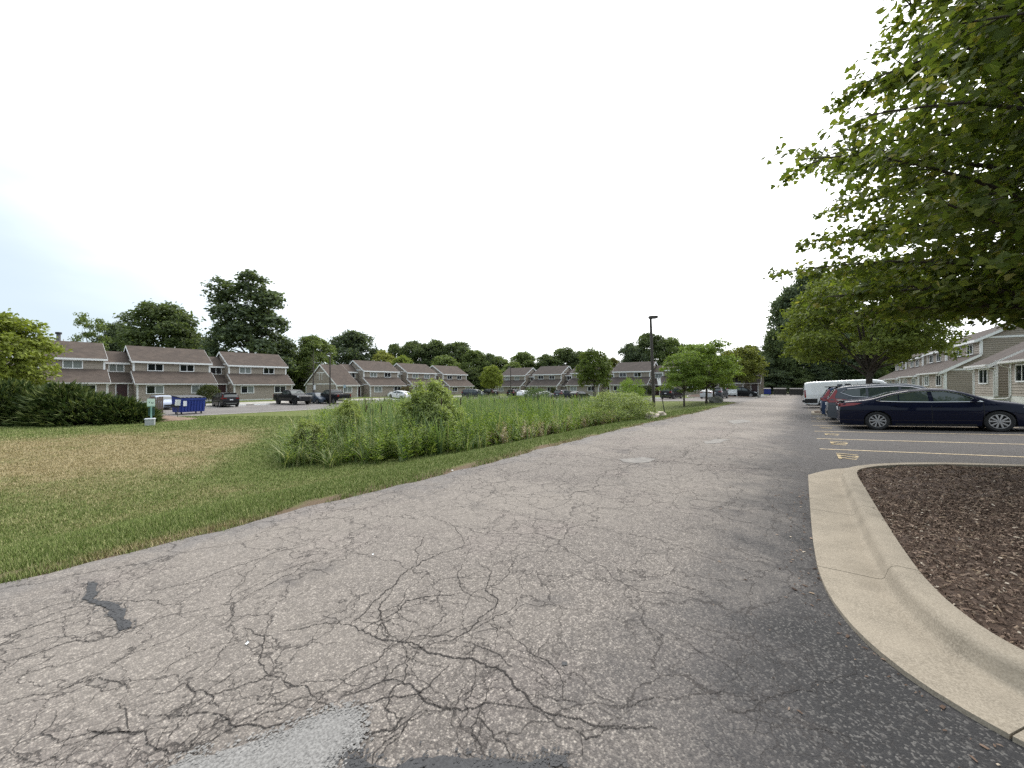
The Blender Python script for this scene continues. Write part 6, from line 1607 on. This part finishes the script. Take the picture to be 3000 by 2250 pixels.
# -- near maple on the mulch island, trunk just outside the picture on the right
def near_maple():
    rng = np.random.RandomState(77); rr = random.Random(9)
    TX, TY = 9.25, 4.75; z0 = hz(TX, TY) + .25
    root = empty('maple_tree', (TX, TY, z0)); tag(root, 'large maple overhanging the near island from the right, lobed leaves close to the camera', 'tree')
    pz = np.array([2.2, 2.6, 3.2, 4.2, 5.2, 6.2, 7.2, 8.2, 9.3, 10.4]); pr = np.array([2.8, 3.95, 4.5, 4.8, 4.72, 4.1, 3.2, 2.4, 1.6, .5])
    R = lambda z: np.interp(z, pz, pr)
    m_ = MB(); m_.tube([(0, 0, -.5), (0, 0, 0), (.03, .02, 1.0), (.02, .05, 2.4), (0, 0, 5), (0.05, 0, 8), (0, 0, 10)], [.26, .19, .165, .15, .11, .06, .012], 12)
    m_.build('trunk', M['bark_grey'], root, 60)
    br = MB(); C, Dn = [], []
    nb = 118
    for k in range(nb):
        t = (k + .5) / nb; zt_ = 2.6 + 7.4 * t ** 1.12; a = k * 2.39996 + rr.uniform(-.2, .2); L = float(R(zt_)) * min(rr.choice((.86, .90, .94, .97, 1.0, 1.04)), .95 if zt_ < 3.7 else (1.0 if zt_ < 5.2 else 2))
        zs = max(1.8, zt_ - .30 * L - .25); c, s = math.cos(a), math.sin(a)
        pts = []
        for j in range(7):
            q = j / 6; rise = (zt_ - zs) * (1 - (1 - q) ** 1.7); bend = .18 * L * math.sin(q * 2.2 + k) * q
            pts.append((c * L * q - s * bend, s * L * q + c * bend, zs + rise - .10 * max(0, q - .6) * L))
        br.tube(pts, [.055 * (1 - .88 * j / 6) * (1 - .45 * t) + .003 for j in range(7)], 6, 0, False)
        P = np.array(pts)
        nt = int(21 + 9 * L / 4)
        for j in range(nt):                       # twigs along the limb
            q = .18 + .82 * (j + rr.random()) / nt; x = q * 6; i = min(5, int(x)); p = P[i] + (P[i + 1] - P[i]) * (x - i)
            e = a + rr.choice((-1, 1)) * rr.uniform(.25, 1.15); l2 = rr.uniform(.35, 1.0) * (1.15 - .55 * q); dz = rr.uniform(-.22, .30)
            tip_ = p + np.array([math.cos(e) * l2, math.sin(e) * l2, dz * l2])
            br.tube([tuple(p), tuple((p + tip_) / 2 + np.array([0, 0, .03])), tuple(tip_)], [.009, .006, .003], 4, 0, False)
            nl = rr.randint(19, 28)
            for g in range(nl):
                f = rr.random() ** .6; c_ = p + (tip_ - p) * (.25 + .85 * f) + np.array([rr.gauss(0, .09), rr.gauss(0, .09), rr.gauss(0, .055) - .02])
                C.append(c_); Dn.append((math.cos(e), math.sin(e)))
    o = br.build('branches', M['bark'], root, 60); o['kind'] = 'stuff'
    C = np.array(C); Dn = np.array(Dn); n = len(C)
    # lobed leaf outline (unit size, stem at origin, tip along +x)
    half = [(0.0, 0.0), (-.02, .28), (.20, .64), (.44, .34), (.64, .36), (1.0, 0.0)]
    pts = half + [(x, -y) for x, y in reversed(half[1:-1])]
    PV = np.array([(x, y, -.14 * abs(y) - .06 * x * x) for x, y in pts]); m = len(pts)
    PF = np.array([(0, 1, 9), (1, 2, 3), (9, 7, 8), (1, 3, 9), (3, 7, 9), (3, 4, 5), (5, 6, 7), (3, 5, 7)])
    az = np.arctan2(Dn[:, 1], Dn[:, 0]) + rng.normal(0, .8, n); pit = rng.normal(-.6, .42, n); rol = rng.normal(0, .6, n)
    ax_ = np.stack([np.cos(az) * np.cos(pit), np.sin(az) * np.cos(pit), np.sin(pit)], -1)
    sd = unit(np.cross(np.array([0, 0, 1.0]), ax_)); up = np.cross(ax_, sd)
    b_ = sd * np.cos(rol)[:, None] + up * np.sin(rol)[:, None]; c_ = np.cross(ax_, b_)
    s = rng.uniform(.060, .104, n)[:, None, None]
    V = C[:, None, :] + s * (PV[None, :, 0:1] * ax_[:, None] + PV[None, :, 1:2] * b_[:, None] + PV[None, :, 2:3] * c_[:, None])
    F = (PF[None] + (np.arange(n) * len(PV))[:, None, None]).reshape(-1, 3)
    # smaller leaves seen edge-on deeper inside the crown
    ni = 56000; zi = rng.uniform(2.6, 9.9, ni); ri = R(zi) * np.sqrt(rng.uniform(.08, .76, ni)); ai = rng.uniform(0, 6.283, ni)
    lay = np.sin(zi * 7.5 + 2.2 * np.sin(ai * 3)) > -.75
    Ci = np.stack([ri * np.cos(ai), ri * np.sin(ai), zi - .04 * ri], -1)[lay]
    Vi, Fi = leaf_cards(rng, Ci, np.array([0, 0, 4.5]), .062, out=.4, up=.5, ran=.7, asp=.7)
    V = np.concatenate([V.reshape(-1, 3), Vi]); F = np.concatenate([F, Fi + n * len(PV)])
    lf = link('crown', np_mesh('crown', V.reshape(-1, 3), F), M['maple_leaf'], root); lf.color = (1, 1, 1, 1)
    print('near maple leaves', n)
near_maple()
# ------------------------------------------------------------------ street furniture and small things
def at_g(px, py): x, y = gp(px, py); return x, y, hz(x, y)
def lamp_post(px, py, ytop, label, lean=(0, 0), sz=1.0, mt='brown_metal', arm=None):
    x, y, z = at_g(px, py); H = zat(ytop, y) - z; root = empty('lamp_post', (x, y, z))
    MB().tube([(0, 0, -.2), (lean[0] * .5, lean[1] * .5, H * .5), (lean[0], lean[1], H)], [.085 * sz, .078 * sz, .065 * sz], 10).build('pole', M[mt], root, 40)
    MB().lathe([(.0, .02), (.13 * sz, .02), (.13 * sz, .06), (.0, .07)], 'z', 12).build('base_plate', M[mt], root)
    a = arm if arm else (1, .25); L = math.hypot(*a); c, s = a[0] / L, a[1] / L
    m_ = MB(); m_.box(-.08, .46, -.15, .15, 0, .17); h = m_.build('lamp_head', M[mt], root, None, .02); h.location = (lean[0], lean[1], H - .03); h.rotation_euler = (0, -.08, math.atan2(s, c))
    MB().box(.06, .42, -.12, .12, -.02, 0.004).build('lens', M['clear_lamp'], h)
    return tag(root, label, 'lamp post', 'lot lamp posts')
lamp_post(1917, 1219, 932, 'tall brown lamp post with boxy head standing in pale rocks by the drive', (-.24, 0), 1.15)
lamp_post(967, 1190, 1040, 'brown lamp post in the far left lot beside the black pickup with visible tailgate', (.0, 0), 1.1, arm=(-1, .2))
lamp_post(1496, 1172, 1076, 'dark lamp post before the leftmost rear townhouse', (0, 0), 1.0, arm=(-1, .1))
def boulder(name, px, py, sx, sy, sz, label, mt, seed):
    rng = np.random.RandomState(seed); bm = bmesh.new(); bmesh.ops.create_icosphere(bm, subdivisions=3, radius=1.0)
    ph = rng.uniform(0, 6, 12)
    for v in bm.verts:
        d = v.co.normalized(); q = 1 + .16 * math.sin(d.x * 3 + ph[0]) * math.sin(d.y * 3.4 + ph[1]) + .10 * math.sin(d.z * 5 + ph[2] + d.x * 4) + .06 * math.sin(d.x * 9 + ph[3]) * math.sin(d.y * 8 + ph[4])
        f = max(abs(d.x), abs(d.y), abs(d.z)); q *= .72 + .28 / max(f, .6) * .8
        v.co = Vector((d.x * sx * q, d.y * sy * q, d.z * sz * q))
    me_ = bpy.data.meshes.new(name); bm.to_mesh(me_); bm.free(); me_.polygons.foreach_set('use_smooth', [True] * len(me_.polygons)); me_.set_sharp_from_angle(angle=math.radians(28))
    x, y, z = at_g(px, py); o = link(name, me_, M[mt], None, (x, y, z + sz * .45), rng.uniform(0, 6)); return tag(o, label, 'rock')
boulder('boulder', 1908, 1226, .46, .32, .24, 'larger pale limestone rock at the foot of the tall lamp post', 'rock', 3)
boulder('boulder', 1934, 1219, .34, .26, .20, 'smaller pale limestone rock right of the lamp post foot', 'rock', 6)
boulder('boulder', 2096, 1180, .75, .5, .48, 'grey boulder beside the locust trunks at the lawn tip', 'rock_grey', 9)
# leaning sign by the lamp post
x, y, z = at_g(1950, 1214); xt, yt, zt_ = *at(1929, y), zat(1108, y)
r_ = empty('leaning_sign', (x, y, z)); dx, dz = xt - x, zt_ - z
MB().tube([(0, 0, -.2), (dx, 0, dz)], .028, 6).build('post', M['dark_post'], r_)
m_ = MB(); m_.box(-.006, .006, -.15, .15, -.23, .23); pl = m_.build('sign_plate', M['white'], r_); pl.location = (dx * .93, -.035, dz * .90); pl.rotation_euler = (0, math.atan2(dx, dz), math.radians(-62))
m_ = MB(); m_.lathe([(.055, .0062), (.085, .0062)], 'x', 16, 0, (-.0145, 0, .07)); m_.build('sign_ring', M['red_lamp'], pl)
m_ = MB(); m_.box(-.0085, -.0065, -.10, .10, -.14, -.09); m_.build('sign_bar', M['red_lamp'], pl)
tag(r_, 'white parking sign on a leaning dark post right of the rocks', 'sign')
# pet waste station
x, y, z = at_g(443, 1246); r_ = empty('pet_waste_station', (x, y, z), math.radians(36))
MB().box(-.035, .035, -.03, .03, -.2, 1.35).build('post', M['post_green'], r_)
s_ = MB().box(-.19, .19, -.05, -.035, 1.22, 1.74).build('sign_plate', M['sign_green'], r_)
m_ = MB(); m_.box(-.10, -.07, -.056, -.052, 1.45, 1.56); m_.build('pictogram', M['disp_green'], s_)
m_ = MB(); m_.prism([(.02, -.056, 1.42), (.12, -.056, 1.44), (.11, -.056, 1.49), (.04, -.056, 1.48), (.01, -.056, 1.53)], (0, .003, 0)); m_.build('pictogram', M['disp_green'], s_)
MB().box(-.185, .185, -.054, -.0515, 1.235, 1.275).build('sign_band', M['post_green'], s_)
MB().box(-.15, .15, .03, .17, .62, 1.14).build('bag_dispenser', M['disp_green'], r_, None, .02)
tag(r_, 'green pet waste station with sign board and bag dispenser on the lawn', 'sign')
b_ = empty('waste_bin', (x + .13, y - .22, z), math.radians(36))
m_ = MB(); m_.prism([(-.23, -.20, 0), (.23, -.20, 0), (.23, .20, 0), (-.23, .20, 0)], (0, 0, .40)); m_.build('bin_body', M['bin'], b_, None, .02)
m_ = MB(); m_.prism([(-.26, -.23, .40), (.26, -.23, .40), (.26, .23, .40), (-.26, .23, .40)], (0, 0, .075)); m_.build('bin_lid', M['bin_lid'], b_, None, .02)
for sx in (-.12, 0, .12): MB().box(sx - .015, sx + .015, -.212, -.195, .04, .37).build('rib', M['bin'], b_)
tag(b_, 'small grey square waste bin with pale lid at the foot of the pet waste station', 'bin')
# dumpsters
def dumpster(name, x, y, z, rz, W, D, H, mt, label, sticker=True, group=None, lid=True):
    r = empty(name, (x, y, z + .02), rz)
    pr = [(-D * .40, .20), (D * .40, .20), (D * .5, H), (-D * .5, H * .88)]       # y, z: low side towards the front
    m_ = MB(); m_.prism([(-W / 2, a, b) for a, b in pr], (W, 0, 0)); m_.build('body', M[mt], r, None, .015)
    def fy(zz): return -D * .40 - D * .10 * (zz - .2) / (H * .88 - .2)
    n = 8
    for k in range(n):
        xx = -W / 2 + W * (k + .7) / (n + .4)
        MB().prism([(xx - .035, fy(.30) - .001, .30), (xx + .035, fy(.30) - .001, .30), (xx + .035, fy(H * .72) - .001, H * .72), (xx - .035, fy(H * .72) - .001, H * .72)], (0, -.055, 0)).build('rib', M[mt], r)
    MB().prism([(-W / 2 - .02, fy(H * .77), H * .76), (-W / 2 - .02, fy(H * .77) - .07, H * .78), (-W / 2 - .02, fy(H * .88) - .07, H * .885), (-W / 2 - .02, fy(H * .88), H * .885)], (W + .04, 0, 0)).build('top_rail', M[mt], r)
    for sg in (-1, 1):
        a, b = sorted((sg * (W / 2 + .002), sg * (W / 2 + .13))); MB().box(a, b, -D * .36, D * .36, H * .42, H * .56).build('fork_sleeve', M['black' if mt != 'blue_metal' else 'black'], r)
        for yy in (-D * .28, D * .28):
            c_ = MB(); c_.box(sg * W * .40 - .05, sg * W * .40 + .05, yy - .03, yy + .03, .10, .20); co = c_.build('caster', M['black'], r)
            w_ = MB(); w_.lathe([(0, -.03), (.075, -.03), (.08, 0), (.075, .03), (0, .03)], 'x', 12, 0, (sg * W * .40, yy, .06)); w_.build('caster_wheel', M['rubber'], co, 40)
    for k in range(2):
        x0 = -W / 2 - .03 + k * (W / 2 + .02); m2 = MB()
        m2.prism([(x0, -D * .5 - .09, H * .88 + .016), (x0, D * .5 + .03, H + .012), (x0, D * .5 + .03, H + .05), (x0, 0, H * .94 + .085), (x0, -D * .5 - .09, H * .88 + .055)], (W / 2 + .01, 0, 0)); l = m2.build('lid', M['lid'], r)
        for j in range(3): 
            xx = x0 + W / 2 * (j + .5) / 3; MB().box(xx - .05, xx + .05, -D * .5 - .11, -D * .40, H * .88 + .04, H * .88 + .09).build('lid_rib', M['lid'], l)
    if sticker:
        xx = -W * .5 + .16; m3 = MB(); m3.box(xx, xx + .26, fy(H * .74) - .075, fy(H * .5) - .006, H * .46, H * .74); st = m3.build('sticker', M['plate'], r)
    return tag(r, label, 'dumpster', group)
x, y, z = at_g(553, 1213)
dumpster('dumpster', x, y, z, math.radians(66), 1.9, 1.5, 1.62, 'blue_metal', 'blue ribbed dumpster with black lids at the edge of the far left lot')
GD = 'dumpsters at the end of the drive'
for k, (v_, mt_, lab) in enumerate([(-6.1, 'blue_metal', 'blue dumpster with white notice at the end of the drive'), (-3.55, 'dark_dump', 'dark dumpster in the middle of the three at the end of the drive'), (-.9, 'dark_dump', 'dark dumpster nearest the white van at the end of the drive')]):
    xx, yy = xy(94.5, v_); dumpster('dumpster', xx, yy, hz(xx, yy), -RA + .05, 2.1, 1.5, 1.5, mt_, lab, k == 0, GD)
# small sign with two plates before the blue dumpster
x, y, z = at_g(519, 1223); r_ = empty('sign_post', (x, y, z)); MB().tube([(0, 0, -.2), (.12, 0, 1.45)], .025, 6).build('post', M['dark_post'], r_)
for sg, an in ((-1, 18), (1, -14)):
    p_ = MB().box(-.09, .09, -.006, .006, -.24, .24).build('sign_plate', M['white'], r_); p_.location = (.10 + sg * .105, -.05, 1.20); p_.rotation_euler = (0, .09, math.radians(35 + an))
tag(r_, 'thin leaning post with two white plates in front of the blue dumpster', 'sign')
# wooden screen beside the pale blue car
x, y = at(459, 34.5); r_ = empty('wooden_screen', (x, y, hz(x, y)), math.radians(40)); rr = random.Random(2)
for k in range(6):
    xx = -.45 + k * .15; MB().box(xx, xx + .138, -.012, .012, .02, 1.55 + rr.uniform(-.04, .04)).build('plank', M['wood_fence'], r_)
for zz in (.4, 1.2): MB().box(-.46, .46, .013, .06, zz, zz + .09).build('rail', M['wood_fence'], r_)
tag(r_, 'short weathered wooden plank screen behind the pet waste station', 'fence')
# heap of bark mulch
x, y = at(480, 28.6); bm = bmesh.new(); bmesh.ops.create_grid(bm, x_segments=26, y_segments=26, size=1.0)
for v in bm.verts:
    r2 = math.hypot(v.co.x, v.co.y); v.co.z = .36 * max(0, 1 - r2) ** .9 + .03 * math.sin(v.co.x * 9) * math.sin(v.co.y * 8) * (r2 < 1) - .05 * (r2 >= 1); v.co.x *= 2.0; v.co.y *= 1.3
me_ = bpy.data.meshes.new('mulch_heap'); bm.to_mesh(me_); bm.free(); hp = tag(link('mulch_heap', me_, M['heap'] if 'heap' in M else speckled('heap', (.24, .165, .12), (.14, .095, .07), 12, .95, .6, 20), None, (x, y, hz(x, y)), .6), 'low heap of reddish wood mulch between the hedge and the blue dumpster', 'mulch heap')
# wheel stops
for k, (u_, lab) in enumerate([(17.6, 'white concrete wheel stop nearest the plum crossover'), (20.3, 'white concrete wheel stop left of the black pickup'), (38.2, 'white concrete wheel stop behind the pickup tailgate'), (41.0, 'white concrete wheel stop left of the white hatchback')]):
    xx, yy = xy(u_, -55.9); m_ = MB(); m_.prism([(-.9, -.08, 0), (-.9, .08, 0), (-.9, .05, .12), (-.9, -.05, .12)], (1.8, 0, 0))
    tag(m_.build('wheel_stop', M['white'], None, None, 0, (xx, yy, hz(xx, yy) + .02), math.pi / 2 - RA), lab, 'wheel stop', 'wheel stops of the far lot')
xx, yy = xy(67.2, -19.6); m_ = MB(); m_.prism([(-.9, -.08, 0), (-.9, .08, 0), (-.9, .05, .12), (-.9, -.05, .12)], (1.8, 0, 0))
tag(m_.build('wheel_stop', M['white'], None, None, 0, (xx, yy, hz(xx, yy) + .02), -RA), 'white concrete wheel stop left of the black minivan in the rear lot', 'wheel stop')
# white bench and cone at the end of the drive
xx, yy = xy(70.6, -9.0); r_ = empty('garden_bench', (xx, yy, hz(xx, yy) + .17), -RA + .15)
for k in range(4): MB().box(-.75, .75, -.28 + k * .15, -.16 + k * .15, .42, .45).build('seat_slat', M['white'], r_)
for k in range(4): 
    b_ = MB().box(-.75, .75, .30 + k * .03, .325 + k * .03, .52 + k * .15, .64 + k * .15).build('back_slat', M['white'], r_)
for sx in (-.72, .68):
    MB().box(sx, sx + .06, -.34, .40, .66, .70).build('armrest', M['white'], r_)
    for yy2 in (-.32, .34): MB().box(sx, sx + .06, yy2, yy2 + .06, 0, .66).build('leg', M['white'], r_)
MB().box(-.75, .75, -.31, -.285, .30, .40).build('apron', M['white'], r_)
tag(r_, 'white slatted garden bench on the mulch bed before the black car', 'bench')
xx, yy = xy(70.0, -11.3); m_ = MB(); m_.lathe([(0, .02), (.19, .02), (.19, .045), (.13, .05), (.035, .70), (0, .71)], 'z', 14); tag(m_.build('traffic_cone', M['orange'], None, 40, 0, (xx, yy, hz(xx, yy) + .16)), 'orange traffic cone left of the white bench', 'cone')
# signs among the parked cars
def small_sign(px, py, Y, wpx, hpx, mt, label, name='lot_sign'):
    x, y = at(px, Y); z = hz(x, y); zc = zat(py, Y); k = Y / FPX; r = empty(name, (x, y, z)); MB().tube([(0, 0, -.1), (0, 0, zc - z + .1)], .03, 6).build('post', M['dark_post'], r)
    MB().box(-wpx * k / 2, wpx * k / 2, -.045, -.033, zc - z - hpx * k / 2, zc - z + hpx * k / 2).build('sign_plate', M[mt], r); return tag(r, label, 'sign')
small_sign(922, 1135, 52.5, 6, 13, 'white', 'small white sign in front of the bare conifer trunk')
small_sign(1010, 1132, 54.0, 6.5, 9, 'blue_sign', 'pale blue accessible parking sign by the gabled townhouse')
small_sign(2209, 1135, 78.0, 5, 9, 'white', 'small white sign right of the maple by the dumpsters')
# white entry railings
def railing(px, py, Y, rz, label, L=1.6):
    x, y = at(px, Y); r = empty('entry_railing', (x, y, hz(x, y)), rz)
    for zz in (.15, 1.0): MB().box(-L / 2, L / 2, -.025, .025, zz, zz + .06).build('rail', M['white'], r)
    for k in range(9): xx = -L / 2 + L * k / 8; MB().box(xx - .02, xx + .02, -.02, .02, .0, 1.0).build('baluster', M['white'], r)
    return tag(r, label, 'railing')
railing(2126, 1150, 74.5, -RA, 'white entry railing left of the black car behind the bench', 1.8)
railing(1152, 1150, 69.5, ROT, 'white entry railing just left of the white hatchback', 1.5)
# litter on the drive
for k, (px, py, mt_, lab) in enumerate([(1093, 1633, 'white', 'flattened white scrap lying on the asphalt'), (725, 1900, 'white', 'curled white paper scrap on the near asphalt'), (1326, 1382, 'offwhite', 'pale crumpled scrap at the lawn edge of the drive')]):
    x, y, z = at_g(px, py); m_ = MB(); s = .011 + .012 * (k == 2); m_.quad([(-s, -s * .7, .03), (s * .2, -s, .026), (s, -s * .2, .034), (s * .6, s * .8, .028), (-s * .5, s, .036), (-s * 1.1, .1 * s, .027)]); tag(m_.build('paper_scrap', M[mt_], None, None, 0, (x, y, z)), lab, 'litter')
if False: pass
